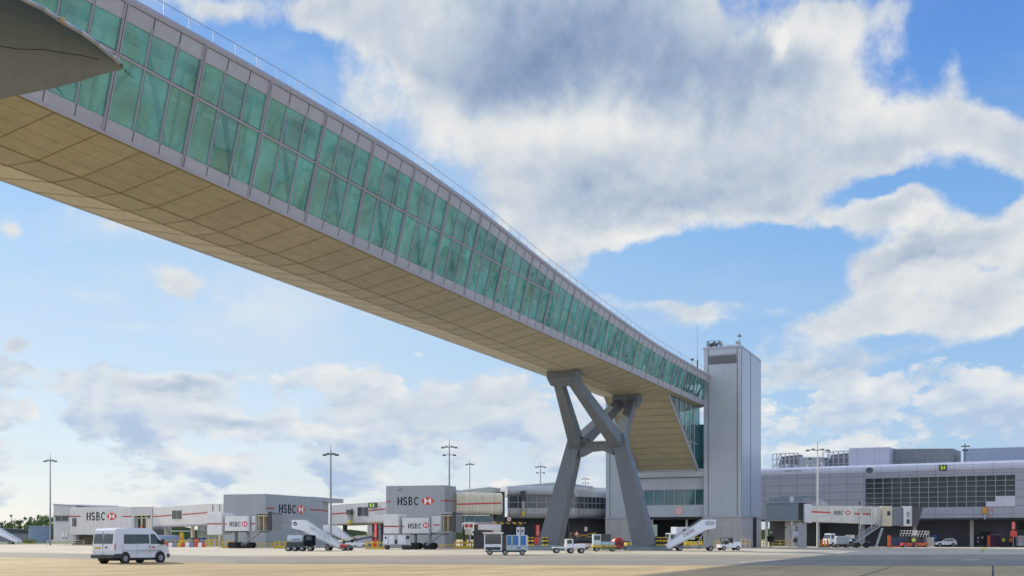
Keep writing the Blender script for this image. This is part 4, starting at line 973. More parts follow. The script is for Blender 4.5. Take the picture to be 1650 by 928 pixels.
# grey gate block A
gA = thing('gate_block', 'large grey ribbed gate block with bank lettering behind the white mobile stairs', 'building', G(428,188))
def gp(px, Y, z=0): return G(px, Y, z)
mb = MB(); zt = 9.0; a, b, c_, d_, e_ = gp(360,190.5), gp(428,188), gp(520,206), gp(520,226), gp(372,214)
mb.prism([a,b,c_,d_,e_], (0,0,zt)); mb.build('wall', M['cladgrey'], gA, G(428,188), bevel=.08)
FA = Fr(428,188,520,206)
mb = MB(); FA.slab(mb, [(501,799.5),(553,803.5),(553,810),(501,806)], -.05, 14); mb.build('roof_overhang', M['cladgrey'], gA, G(428,188))
mb = MB(); FA.slab(mb, [(520,803),(534,806),(534,880),(520,879)], .6, 8); mb.build('rear_wing', M['cladgrey'], gA, G(428,188))
mb = MB(); stripe(mb,FA,428.3,818,442,818.6,1.9,.03); stripe(mb,FA,499,820.3,520,821.5,1.9,.03); FA.slab(mb,[(520,820.6),(533,821.6),(533,823.5),(520,822.4)],.55,.6); mb.split('red_stripe', M['red'], gA, G(428,188))
mb = MB(); ftext(mb,FA,'HSBC',449.5,477,812.8,826,.03,0); LG(mb, gA, G(428,188)); mb = MB(); flogo(mb,FA,477.5,492,813.5,827,.03,1,2); mb.build('emblem', [M['navy'],M['redb'],M['logowhite']], gA, G(428,188), recalc=False)
mb = MB(); FA.rect(mb,442,456,828,839,-.04,.02); mb.split('patch_panel', M['galv'], gA, G(428,188))
# link 2
F3 = Fr(534, 190, 624, 177)
l2 = thing('sloping_link', 'grey passenger link with two dark windows between the two grey gate blocks', 'walkway link', F3.O)
mb = MB(); F3.slab(mb, [(534,813),(555,811),(624,806.5),(624,840),(534,844)], 0, 4); mb.build('wall', M['clad'], l2, F3.O, bevel=.05)
mb = MB(); F3.slab(mb, [(534,844),(624,840),(624,842.5),(534,846)], -.1, 4); mb.build('under_beam', mat('stained yellow beam',(.22,.19,.10),.7,var=.3,vs=2), l2, F3.O)
mb = MB(); stripe(mb,F3,535,827.3,563,825.2,1.8,.03); stripe(mb,F3,594,822,621,819.4,1.8,.03); mb.split('red_stripe', M['red'], l2, F3.O)
for x0 in (576.5,585.5): mb = MB(); F3.rect(mb, x0,x0+7.6,816.5,830.5,-.06,.1); mb.build('window', M['darkglass'], l2, F3.O)
for px in (545,592,606): mb = MB(); F3.rect(mb,px-.9,px+.9,843,880,1,1.7); mb.split('leg', M['dark'], l2, F3.O)
standsign(F3, 595.5,607.5,809.5,817.5,.02,'53','small yellow green stand number sign on the link between the grey gate blocks')
sw = thing('screen_wall', 'grey green wall and doors under the link between the two grey gate blocks', 'screen', F3.pt(1,8,0)); mb = MB()
F3.box(mb, F3.S(528), F3.S(625), 8, 8.2, 0, 5.2); w_ = mb.build('panel', M['clad'], sw, F3.pt(1,8,0)); mb = MB()
for px in (545,566,570,576,583,590,602): a_ = F3.S(px); F3.box(mb,a_-.06,a_+.06,7.8,8,0,4.6)
mb.build('frame', M['dark'], w_, F3.pt(1,8,0))
# grey gate block B
FB = Fr(622,175,717,172.5); gB = thing('gate_block', 'tall grey ribbed gate block with the largest bank lettering, in the middle of the pier', 'building', FB.O)
zt = 9.75; a, b, c_, d_, e_ = gp(622,175), gp(717,172.5), gp(735,177), gp(735,196), gp(640,199)
mb = MB(); mb.prism([a,b,c_,d_,e_], (0,0,zt)); mb.build('wall', M['cladgrey'], gB, FB.O, bevel=.08)
FB2 = Fr(717,172.5,735,177)
mb = MB(); stripe(mb,FB,622.5,807.5,629,807.5,1.9,.03); stripe(mb,FB,711,806,717,806,1.9,.03); stripe(mb,FB2,717,806,734,806.8,1.9,.03); mb.split('red_stripe', M['red'], gB, FB.O)
mb = MB(); ftext(mb,FB,'HSBC',640.5,675,800.5,813,.03,0); LG(mb, gB, FB.O); mb = MB(); flogo(mb,FB,678.5,700,800.5,812.5,.03,1,2); mb.build('emblem', [M['navy'],M['redb'],M['logowhite']], gB, FB.O, recalc=False)
mb = MB(); p_ = FB.pt(FB.S(644),-.15,FB.Z(644,791)); mb.tube(p_, p_+Vector((0,0,.7)), .06, n=5); mb.beam(p_+Vector((0,0,.2)), p_+Vector((0,-.5,.4)), .25,.25); mb.build('camera_bracket', M['galv'], gB, FB.O)
# cream rounded link
FC = Fr(736,176,812,180); cl_ = thing('rounded_link', 'cream rounded walkway link with red stripe right of the tall grey gate block', 'walkway link', FC.O)
def rounded(mb, F, x0, x1, yt, yb, d0, r, dep, z_=None, mi=0, seg=5, left=False, right=False):
    a, b = F.S(x0), F.S(x1); xm = (x0+x1)/2; z1, z0 = F.Z(xm,yt), F.Z(xm,yb)
    prof = [(d0+dep,z1)]+[(d0+r-r*math.sin(k/seg*math.pi/2), z1-r+r*math.cos(k/seg*math.pi/2)) for k in range(seg+1)]
    prof += [(d0+r-r*math.cos(k/seg*math.pi/2), z0+r-r*math.sin(k/seg*math.pi/2)) for k in range(seg+1)]+[(d0+dep,z0)]
    A = [F.pt(a,d,z) for d, z in prof]; Bq = [F.pt(b,d,z) for d, z in prof]; n = len(A)
    mb.add(A+Bq, [[i,i+1,n+i+1,n+i] for i in range(n-1)], mi)
    mb.poly(A, mi); mb.poly(Bq, mi)
mb = MB(); rounded(mb, FC, 736,810,792.5,828.5,0,.75,5); mb.build('wall', M['cream'], cl_, FC.O)
mb = MB(); stripe(mb,FC,736,811.8,808,809.8,2.4,.02); mb.split('red_stripe', M['redb'], cl_, FC.O)
mb = MB(); FC.rect(mb, 741,797,830,840.5,.8,.9); wi = mb.build('window', M['tealglass'], cl_, FC.O)
mb = MB()
for x in (741,751,768,797): FC.rect(mb,x-.4,x+.4,829,841,.65,.8)
FC.rect(mb,740,800,840.5,842.5,.5,1.0); mb.build('frame', M['clad'], wi, FC.O)
mb = MB(); FC.slab(mb, [(741,792),(756,788),(800,783),(818,785),(818,792)], 2.5, 12); mb.build('roof', M['roofgrey'], cl_, FC.O)
mb = MB(); FC.slab(mb, [(809,791),(819,791),(819,840),(796,838),(809,826)], 1.2, 3.5); mb.build('junction_wall', M['dark'], cl_, FC.O)
hb_ = thing('height_limit_beam', 'yellow and black striped height limit beam crossing under the cream link', 'barrier', FC.pt(FC.S(793),-1.0,0)); b_ = FC.pt(FC.S(793),-1.0,0); mb = MB()
FC.rect(mb, 792,842,840.5,843.8,-1.1,-.9); mb.build('beam', M['hazard'], hb_, b_)
for px in (747,765,834): mb = MB(); FC.rect(mb,px-2,px+1.4,843.9,881,-.9,-.2); mb.build('post', mat('ochre steel post',(.16,.12,.05),.6,var=.2), hb_, b_)
rs = thing('height_sign', 'round white sign with red rim above the striped height beam', 'sign', FC.pt(FC.S(814),-1.3,0)); c_ = FC.pt(FC.S(814),-1.35,FC.Z(814,836)); mb = MB()
for r, dd, mi in ((.42,0,1),(.31,-.01,0)): mb.poly([c_+FC.u*math.cos(k*math.pi/9)*r+Vector((0,0,math.sin(k*math.pi/9)*r))+FC.w*dd for k in range(18)], mi)
mb.beam(c_+FC.w*.05+Vector((0,0,-.9)), c_+FC.w*.05+Vector((0,0,0)), .06,.06, mi=2); mb.poly([c_-FC.w*.02+FC.u*x+Vector((0,0,z)) for x, z in ((-.14,-.08),(.14,-.08),(.14,.08),(-.14,.08))], 2)
mb.build('face', [M['logowhite'],M['redb'],M['dark']], rs, FC.pt(FC.S(814),-1.3,0))
# glazed rounded pier
FG = Fr(817,183,963,186); gp_ = thing('glazed_pier', 'silver rounded pier building with a dark window band, partly behind the left pylon leg', 'building', FG.O)
silver = mat('silver pier cladding', (.48,.51,.56), .35, var=.05, vs=.3, streak=.1, panel=(1.55,1.2,.035,.72))
silverl = mat('stained lower pier cladding', (.44,.45,.46), .45, var=.08, vs=.4, streak=.25, panel=(1.55,1.2,.035,.72))
mb = MB(); rounded(mb, FG, 818,928,782.5,799,0,.9,6); mb.build('upper_wall', silver, gp_, FG.O)
mb = MB(); a = FG.S(818); b = FG.S(928); n=1
# corner turning away to the right
def rprof(mb, pts, zt, zb, r, top, mi=0, seg=5):
    rings = []
    for k in range(seg+1):
        al = k/seg*math.pi/2
        off_, z = (r-r*math.sin(al), zt-r+r*math.cos(al)) if top else (r-r*math.cos(al), zb+r-r*math.sin(al))
        if top: pass
        rings.append((off_, z))
    if top: rings = rings+[(0, zb)]
    else: rings = [(0, zt)]+rings
    for (o1,z1),(o2,z2) in zip(rings, rings[1:]):
        for (p,q),(p2,q2) in zip(pts, pts[1:]):
            mb.poly([FG.pt(p,q+o1,z1), FG.pt(p2,q2+o1,z1), FG.pt(p2,q2+o2,z2), FG.pt(p,q+o2,z2)], mi)
e = FG.L+4.5; pl = [(FG.S(926),0),(FG.S(932),.25),(FG.S(937),.9),(e,4.8)]
zt = FG.Z(880,782.5); zw1 = FG.Z(880,799); zw0 = FG.Z(880,818); zb_ = FG.Z(880,834.5)
mb = MB(); rprof(mb, pl, zt, zw1, .9, True); mb.build('corner_wall', silver, gp_, FG.O)
mb = MB(); rprof(mb, [(FG.S(818),0)]+pl, zw0, zb_, 1.0, False); mb.build('lower_wall', silverl, gp_, FG.O)
mb = MB(); FG.box(mb, FG.S(818), FG.S(927), .12, .22, zw0, zw1)
for (p,q),(p2,q2) in zip(pl, pl[1:]): mb.poly([FG.pt(p,q+.12,zw0), FG.pt(p2,q2+.12,zw0), FG.pt(p2,q2+.12,zw1), FG.pt(p,q+.12,zw1)])
wi = mb.build('window', mat('pier window glass',(.035,.05,.06),.08,var=.4,vs=.5,spec=.9), gp_, FG.O)
mb = MB(); s = FG.S(820)
while s < FG.S(926): FG.box(mb, s-.05, s+.05, -.02, .1, zw0, zw1); s += 1.55
zm = (zw0+zw1)/2-.05; FG.box(mb, FG.S(818), FG.S(927), -.02, .1, zm-.05, zm+.05)
for (p,q),(p2,q2) in zip(pl, pl[1:]):
    mb.beam(FG.pt(p,q+.05,zm), FG.pt(p2,q2+.05,zm), .1,.1); k_ = max(1,int((p2-p)/.8))
    for i in range(k_): f_ = i/k_; mb.beam(FG.pt(p+(p2-p)*f_,q+(q2-q)*f_+.05,zw0), FG.pt(p+(p2-p)*f_,q+(q2-q)*f_+.05,zw1), .07,.07)
mb.build('frame', M['mull'], wi, FG.O)
mb = MB(); FG.slab(mb, [(828,781.5),(905,775),(962,782),(962,784),(828,783.5)], 2.5, 14); mb.build('roof', M['roofgrey'], gp_, FG.O)
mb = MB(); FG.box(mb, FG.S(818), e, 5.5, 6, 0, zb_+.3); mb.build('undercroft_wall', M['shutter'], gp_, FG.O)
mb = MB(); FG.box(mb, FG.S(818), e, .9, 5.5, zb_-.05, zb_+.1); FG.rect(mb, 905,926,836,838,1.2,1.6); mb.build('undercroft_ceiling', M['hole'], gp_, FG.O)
for px in (846, 892, 921): mb = MB(); FG.rect(mb, px-1.2,px+1.2,835,882,2,2.6); mb.split('column', M['dark'], gp_, FG.O)
# white structure glimpsed under the cream link
wb = thing('parked_aircraft_fuselage', 'white rounded fuselage with a red line glimpsed behind the striped height beam', 'aircraft', G(800,215,0)); mb = MB()
mb.tube(G(766,214,4.0), G(850,214,3.9), 1.75, n=20); mb.build('fuselage', M['vanwhite'], wb, G(800,215,0), smooth=True)
mb = MB(); mb.beam(G(770,212.2,4.3), G(848,212.2,4.25), .02,.16); mb.build('red_line', M['redb'], wb, G(800,215,0))
mb = MB(); mb.tube(G(790,214,0), G(790,214,2.4), .2, n=8); mb.tube(G(835,214,0), G(835,214,2.4), .2, n=8); mb.build('landing_gear', M['dark'], wb, G(800,215,0))

# ================================================================ JET BRIDGES
def jetbridge(F, lab, rot, tun, frm, mid, cab, base_y, txt, logo, stripes, colx, stair, mirror=False, mw=None):
    mw = mw or M['white']
    L0 = F.pt(F.S(rot[0]),0,0); o = thing('jet_bridge', lab, 'jet bridge', L0)
    def R_(name, x0,x1,y0,y1,d0,d1,m,bev=.04,par=None):
        mb = MB(); F.rect(mb,x0,x1,y0,y1,d0,d1); return mb.build(name, m, par or o, L0, bevel=bev)
    R_('rotunda', *rot, -.1, 3.2, mw, .12)
    t_ = R_('tunnel', *tun, 0, 3.0, mw, .06)
    R_('telescopic_frame', *frm, -.18, 3.2, M['mull'])
    R_('inner_tunnel', *mid, .15, 2.8, mw)
    mb = MB(); x0,x1,y0,y1 = cab
    F.rect(mb,x0,x0+3,y0,y1,-.9,2.6); F.rect(mb,x1-3,x1,y0,y1,-.9,2.6); F.rect(mb,x0,x1,y0,y0+3,-.95,2.6); F.rect(mb,x0+.2,x1-.2,y1-1.5,y1,-.9,2.6); c_ = mb.build('cab', M['galv'], o, L0, bevel=.04)
    mb = MB(); F.rect(mb,x0+3,x1-3,y0+3,y1-1.5,.2,.3); g_ = mb.build('door', mat('warm grey cab door',(.28,.27,.20),.3,var=.15), c_, L0)
    mb = MB(); xm = (x0+x1)/2; F.rect(mb,xm-.4,xm+.4,y0+4,y1-1.5,-.75,.2); F.rect(mb,x0+3,x1-3,y0+4.5,y0+6,-.7,.2); F.rect(mb,x0+3.5,x0+4.2,y0+4,y1-1.5,-.72,.2); F.rect(mb,x1-4.2,x1-3.5,y0+4,y1-1.5,-.72,.2); mb.build('door_frame', M['cream'], c_, L0)
    mb = MB(); F.rect(mb,x1-3,x1+1.5,y0-1,y1-.5,-1.2,-.7); mb.build('canopy', M['dark'], c_, L0, bevel=.05)
    mb = MB()
    for s_ in stripes: stripe(mb, F, s_[0], s_[2], s_[1], s_[3], 1.9, s_[4])
    mb.split('red_stripe', M['red'], o, L0)
    mb = MB(); ftext(mb,F,'HSBC',*txt,.03,0); LG(mb, t_, L0); mb = MB(); flogo(mb,F,*logo,.03,1,2); mb.build('emblem', [M['navy'],M['redb'],M['logowhite']], t_, L0, recalc=False)
    mb = MB(); b_ = tun[3]
    F.rect(mb,tun[0],mid[1],b_,b_+1.6,.3,2.7); mb.build('under_frame', M['dark'], o, L0)
    for cx in colx:
        mb = MB(); F.rect(mb,cx-1.1,cx+1.1,b_+1.6,base_y-3,1.0,1.8); F.rect(mb,cx-4.5,cx+4.5,base_y-4.6,base_y-3,.6,2.2); mb.build('support_column', M['galv'], o, L0)
        for q in (-3.6,3.6):
            a = F.S(cx+q); mb = MB(); mb.tube(F.pt(a,.4,.48), F.pt(a,.85,.48), .48, n=14); mb.tube(F.pt(a,1.9,.48), F.pt(a,2.35,.48), .48, n=14); mb.split('wheel', M['black'], o, L0)
    # service stair
    (sx0,sy0,sx1,sy1) = stair; mb = MB()
    for dd in (-.9,-.05):
        F.slab(mb, [(sx0,sy0),(sx0,sy0+1.6),(sx1,sy1+.6),(sx1,sy1-1)], dd, dd+.06)
        F.slab(mb, [(sx0,sy0-8),(sx0,sy0-7.4),(sx1,sy1-8.4),(sx1,sy1-9)], dd, dd+.05)
        for k in range(6):
            f_ = k/5; x_ = sx0+(sx1-sx0)*f_; y_ = sy0+(sy1-sy0)*f_; F.slab(mb,[(x_-.2,y_),(x_+.2,y_),(x_+.2,y_-8),(x_-.2,y_-8)],dd,dd+.05)
    for k in range(16):
        f_ = k/15.; x_ = sx0+(sx1-sx0)*f_; y_ = sy0+(sy1-sy0)*f_; F.rect(mb,x_-.9,x_+.9,y_,y_+.35,-.85,0)
    mb.build('service_stair', M['galv'], o, L0)
    return o
FJ1 = Fr(334,176,440,172)
jetbridge(FJ1, 'white jet bridge with bank lettering in front of the first grey gate block', (334,358,826,861), (362,402,831,855), (401.5,404,829,857), (404,418,831,856), (416,441,825,855), 881.5,
  (370,388,840,847.5), (389.5,399.5,839.5,848), [(334,358,843.3,843.3,.13),(362,365,843.3,843.3,.03),(404.5,411,843,843,-.12)], (372,392), (421,856,395,877))
FJ2 = Fr(618,160,736,157)
jetbridge(FJ2, 'white jet bridge with bank lettering in front of the tall middle gate block', (618,643,828,862), (648,692,834,859), (691.5,694,831,861), (694,714,831,858), (713,736,825,857), 884,
  (657.5,679,843,850.5), (681,692,841.5,850), [(618,643,847.4,847.4,.13),(648,651,847.4,847.4,.03),(698,708,845,845,-.12)], (664,688), (712,860,690,878))
# right jet bridge
FR = Fr(1296,182,1490,178); L0 = FR.O
o = thing('jet_bridge', 'weathered white jet bridge with dark folded canopy and metal stairs in front of the terminal', 'jet bridge', L0)
def RR(name, pts, d0, d1, m, bev=.04, par=None):
    mb = MB(); FR.slab(mb, pts, d0, d1); return mb.build(name, m, par or o, L0, bevel=bev)
ww = mat('weathered white tunnel paint', (.72,.70,.64), .5, var=.12, vs=1.2, streak=.15)
rt_ = RR('rotunda', [(1296,811),(1308,812),(1308,842),(1296,841)], -.1, 3.4, M['white'], .08)
t_ = RR('tunnel', [(1306,814),(1390,815),(1390,843),(1306,840)], 0, 3.0, ww, .05)
RR('roof_rail', [(1306,812.5),(1420,814.5),(1420,815.4),(1306,813.4)], .2, .35, M['galv'])
RR('inner_tunnel', [(1388,816),(1424,816),(1424,845),(1388,843)], .15, 2.8, ww)
cb_ = RR('cab', [(1420,815),(1437,815),(1437,847),(1420,847)], -.6, 3.4, mat('beige cab paint',(.62,.55,.40),.5,var=.08), .06)
RR('cab_window', [(1429,823),(1434,823),(1434,830),(1429,830)], -.65, -.58, M['darkglass'], 0, cb_)
RR('bellows', [(1437,816),(1455,816),(1455,846),(1437,846)], -.3, 3.0, mat('grey ribbed bellows',(.25,.26,.30),.7,var=.1,panel=(.25,40,.06,.6)))
hd = RR('head', [(1455,815),(1469,815),(1469,847),(1455,847)], -.6, 3.2, M['white'])
RR('head_window', [(1460,824),(1465,824),(1465,832),(1460,832)], -.66, -.58, M['galv'], 0, hd); RR('head_window', [(1460,836),(1465,836),(1465,843),(1460,843)], -.66, -.58, M['darkglass'], 0, hd)
RR('canopy', [(1469,816),(1486,817.5),(1478,845),(1469,846)], -.9, 3.3, mat('dark folded canopy',(.10,.10,.115),.7,var=.15,panel=(.5,40,.08,.5)))
mb = MB()
for x in (1386,1404): FR.rect(mb,x-.6,x+.6,815,852,-.5,-.1)
FR.rect(mb,1386,1404,816,818,-.5,-.1); FR.rect(mb,1386,1404,842,844,-.5,-.1); mb.build('lift_frame', M['white'], o, L0)
mb = MB()
for x in (1414,1420): FR.rect(mb,x-.3,x+.3,819,846,-.9,-.8)
FR.rect(mb,1414,1420,818.5,819.3,-.9,-.8); mb.build('rail', M['galv'], o, L0)
mb = MB(); stripe(mb,FR,1305,823.8,1338,825,2.4,.02); stripe(mb,FR,1376,827,1386,827.2,2.6,.02); stripe(mb,FR,1388,827.2,1403,827.8,2.6,-.12); mb.split('red_stripe', M['redb'], o, L0)
mb = MB(); ftext(mb,FR,'HSBC',1344,1359,822.5,828.5,.03,0); LG(mb, t_, L0); mb = MB(); flogo(mb,FR,1361.5,1371,822,829,.03,1,2); mb.build('emblem', [M['navy'],M['redb'],M['logowhite']], t_, L0, recalc=False)
mb = MB()
for (x,y) in ((1386,809.5),(1400,811)): p_ = FR.pt(FR.S(x),1.5,FR.Z(x,815)); mb.tube(p_, p_+Vector((0,0,.5)), .12,n=8); mb.tube(p_+Vector((0,0,.45)), p_+Vector((0,0,.75)), .17,n=8)
mb.split('roof_light', M['dark'], o, L0)
mb = MB(); FR.rect(mb,1319,1321.5,842,882,1.2,1.6); FR.rect(mb,1285,1300,842,882,.5,2.6); mb.split('column', M['galv'], o, L0)
mb = MB(); FR.rect(mb,1384,1388,844,876,.6,1.2); FR.rect(mb,1378,1402,872,876,.5,2.2); mb.build('drive_column', M['galv'], o, L0)
for px in (1381,1397):
    a = FR.S(px); mb = MB(); mb.tube(FR.pt(a,.4,.5), FR.pt(a,.9,.5), .5, n=14); mb.tube(FR.pt(a,1.8,.5), FR.pt(a,2.3,.5), .5, n=14); mb.split('wheel', M['black'], o, L0)
mb = MB()
for dd in (-2.2,-1.0):
    FR.slab(mb, [(1419,844),(1419,846),(1378,874),(1376,872)], dd, dd+.08)
    for hh in (4,8.5): FR.slab(mb, [(1419,844-hh),(1419,844.8-hh),(1378,873-hh),(1378,872-hh)], dd, dd+.05)
    for k in range(9):
        f_ = k/8; x_ = 1419+(1378-1419)*f_; y_ = 844+(872-844)*f_; FR.slab(mb,[(x_-.25,y_),(x_+.25,y_),(x_+.25,y_-8.5),(x_-.25,y_-8.5)],dd,dd+.05)
for k in range(20):
    f_ = k/19.; x_ = 1419+(1378-1419)*f_; y_ = 845+(873-845)*f_; FR.rect(mb,x_-.9,x_+.9,y_,y_+.35,-2.2,-1.0)
FR.slab(mb, [(1418,850),(1422,850),(1412,880),(1408,880)], -1.8, -1.5)
mb.build('service_stair', M['galv'], o, L0)
# stand guidance units
def vdgs(F, x, y0, y1, d, top, bot, lab):
    o = thing('guidance_unit', lab, 'guidance unit', F.pt(F.S(x),-d,F.Z(x,y1))); b_ = o.location.copy(); mb = MB(); h = y1-y0
    F.rect(mb,x-4,x+4,y0,y0+h*.38,-d-.5,-d-.1); mb.build('display', top, o, b_, bevel=.05)
    mb = MB(); F.rect(mb,x-2.2,x+2.6,y0+h*.4,y0+h*.8,-d-.35,-d); mb.build('bracket', M['galv'], o, b_)
    mb = MB(); F.rect(mb,x-2,x+2,y0+h*.8,y1,-d-.45,-d-.1); mb.build('box', bot, o, b_, bevel=.03)
vdgs(FG, 842,790.5,831.5,.15, M['dark'], M['yellow'], 'black stand guidance display with a yellow box fixed to the glazed pier')
vdgs(F3, 567,820,843,.15, M['dark'], M['yellow'], 'small dark guidance display with a yellow box on the link between the grey blocks')
FT_ = Fr(1232,213,1650,189.5)
o_ = thing('guidance_unit', 'orange stand guidance unit with grey bracket fixed low on the terminal wall', 'guidance unit', FT_.pt(FT_.S(1587.5),-.3,FT_.Z(1587,836))); b_ = o_.location.copy()
mb = MB(); FT_.rect(mb,1584,1591,817,827,-.6,-.15); mb.build('display', mat('orange casing',(.55,.24,.03),.5,var=.3,vs=4), o_, b_, bevel=.05); mb = MB(); FT_.rect(mb,1586,1589,827,836,-.4,0); FT_.rect(mb,1589,1591,828,832,-.4,-.1); mb.build('bracket', M['galv'], o_, b_)
mb = MB(); FT_.rect(mb,1592,1600,821,822,-.06,.0); FT_.rect(mb,1593,1599,830,831,-.06,0); tag(mb.build('orange_marking', M['orange'], off=FT_.O), 'two short orange strips on the wall right of the orange guidance unit', 'marking')
# ================================================================ VEHICLES
def gy(by): return CAMH*FPX/(by-HY)
def place(name, lab, cat, px, by, hd, Y=None, group=None):
    Y = Y or gy(by); return thing(name, lab, cat, G(px, Y), R(hd), group)
def shell(prof, half, belt, tuck, name, m, par, bevel=.05, nose=None):
    """prof: closed (x,z) outline; half width, narrowing above the belt"""
    hw = lambda x, z: half-(tuck*max(0, z-belt)) - (nose(x) if nose else 0)
    n = len(prof); mb = MB()
    a = [Vector((x,-hw(x,z),z)) for x, z in prof]; b = [Vector((x,hw(x,z),z)) for x, z in prof]
    mb.add(a+b, [[i,(i+1)%n,n+(i+1)%n,n+i] for i in range(n)]+[list(range(n))[::-1], list(range(n,2*n))])
    return mb.build(name, m, par, bevel=bevel)
def wheel(par, x, y, r=.33, w=.22, rim=None):
    s = 1 if y > 0 else -1; mb = MB(); mb.tube((x,y-w/2,r),(x,y+w/2,r), r, n=20); t = mb.build('wheel', M['black'], par, bevel=.02)
    mb = MB(); mb.tube((x,y+s*(w/2-.02),r),(x,y+s*(w/2+.015),r), r*.58, n=14); mb.tube((x,y+s*(w/2),r),(x,y+s*(w/2+.03),r), r*.2, n=8); mb.build('rim', rim or M['galv'], t)
def bx(par, name, m, x0,x1,y0,y1,z0,z1, bev=.02, label=None):
    mb = MB(); mb.box(x0,x1,y0,y1,z0,z1); return mb.build(name, m, par, bevel=bev, label=label)
# ---- minibus
v = place('minibus', 'white high roof minibus driving on the tan apron at lower left', 'minibus', 213, 906.3, 64.5)
hw = lambda z: .98-.075*max(0, z-1.3)
prof = [(-2.62,.50),(-2.66,.9),(-2.62,1.35),(-2.55,1.9),(-2.46,2.22),(-2.36,2.33),(-1.2,2.40),(.55,2.38),(1.0,2.30),(1.3,2.10),(1.75,1.62),(2.0,1.36),(2.40,1.18),(2.60,.98),(2.66,.70),(2.64,.42),(2.3,.34),(-2.5,.38)]
b_ = shell(prof, .98, 1.3, .075, 'body', M['vanwhite'], v, .06, nose=lambda x: max(0, x-1.9)*.16)
def sidepane(par, name, pts, s, out=.012, m=None, th=.02):
    mb = MB(); q = [Vector((x, s*(hw(z)+out), z)) for x, z in pts]; mb.prism(q, (0,-s*th,0)); return mb.build(name, m or M['carglass'], par, bevel=.012)
for s in (-1, 1):
    sidepane(v, 'side_window', [(-1.72,1.33),(.62,1.33),(.60,1.96),(-1.70,1.96)], s)
    sidepane(v, 'quarter_window', [(-2.42,1.33),(-1.92,1.33),(-1.92,1.96),(-2.34,1.96)], s) if s > 0 else None
    sidepane(v, 'door_window', [(.74,1.30),(1.74,1.30),(1.62,1.52),(1.15,1.98),(.74,1.98)], s)
    sidepane(v, 'sill_trim', [(-2.62,.40),(-1.95,.40),(-1.95,.66),(-2.62,.66)], s, .02, M['dark'])
    sidepane(v, 'door_handle', [(.58,1.08),(.72,1.08),(.72,1.16),(.58,1.16)], s, .03, M['dark'])
    sidepane(v, 'tail_light', [(-2.60,.95),(-2.50,.95),(-2.50,1.35),(-2.58,1.35)], s, .02, M['redb'])
    mb = MB()
    for x in (-1.85,.66,-.55): mb.box(x-.008,x+.008, s*(hw(.8)+.004)-.006, s*(hw(.8)+.004)+.006, .5, 1.3)
    mb.box(-1.8,1.8, s*(.98)-.008, s*.98+.012, .84,.88); mb.build('panel_seam', M['galv'], v)
    for x in (-1.62,1.68):
        mb = MB(); mb.tube((x,s*.90,.36),(x,s*.985,.36), .44, n=22); mb.build('wheel_arch', M['black'], v); wheel(v, x, s*.87, .34, .24)
    bx(v, 'mirror', M['dark'], 1.62,1.80, s*1.02 if s>0 else -1.26, 1.26 if s>0 else -1.02, 1.25,1.62, .04)
mb = MB(); mb.prism([(-2.655,-.88,.98+.0),(-2.655,-.02,.98),(-2.60,-.02,1.30),(-2.60,-.88,1.30)], (-.005,0,0))
bx(v, 'door_seam', M['galv'], -2.67,-2.60,-.008,.008,.6,2.15,0)
for y0,y1 in ((-.84,-.05),(.05,.84)):
    mb = MB(); mb.prism([(-2.655,y0,1.34),(-2.655,y1,1.34),(-2.565,y1*.97,1.98),(-2.565,y0*.97,1.98)], (.03,0,0)); mb.build('rear_window', M['carglass'], v, bevel=.01)
bx(v, 'rear_bumper', M['dark'], -2.78,-2.3,-.98,.98,.36,.60,.05)
bx(v, 'front_bumper', M['dark'], 2.3,2.74,-.88,.88,.34,.66,.07)
bx(v, 'number_plate', M['yellow'], -2.70,-2.66,.22,.72,1.0,1.11,.005)
bx(v, 'badge', M['dark'], -2.69,-2.66,-.42,-.22,1.05,1.13,.005)
mb = MB(); mb.prism([(1.38,-.74,2.06),(1.38,.74,2.06),(1.99,.80,1.42),(1.99,-.80,1.42)], (.03,0,.02)); mb.build('windscreen', M['carglass'], v, bevel=.01)
for y in (-.72,.72): bx(v, 'headlight', M['logowhite'], 2.38,2.6,y-.16,y+.16,.86,1.1,.03)
mb = MB(); mb.tube((.4,-.45,2.38),(.4,-.45,2.46),.09,n=10); mb.tube((.4,-.45,2.46),(.4,-.45,2.60),.08,.06,n=10); mb.build('beacon', M['orange'], v)
bx(v, 'side_decal', M['redb'], .88,1.12,-.999,-.985,1.02,1.14,.0)
bx(v, 'underbody', M['black'], -2.3,2.2,-.8,.8,.2,.42,.0)
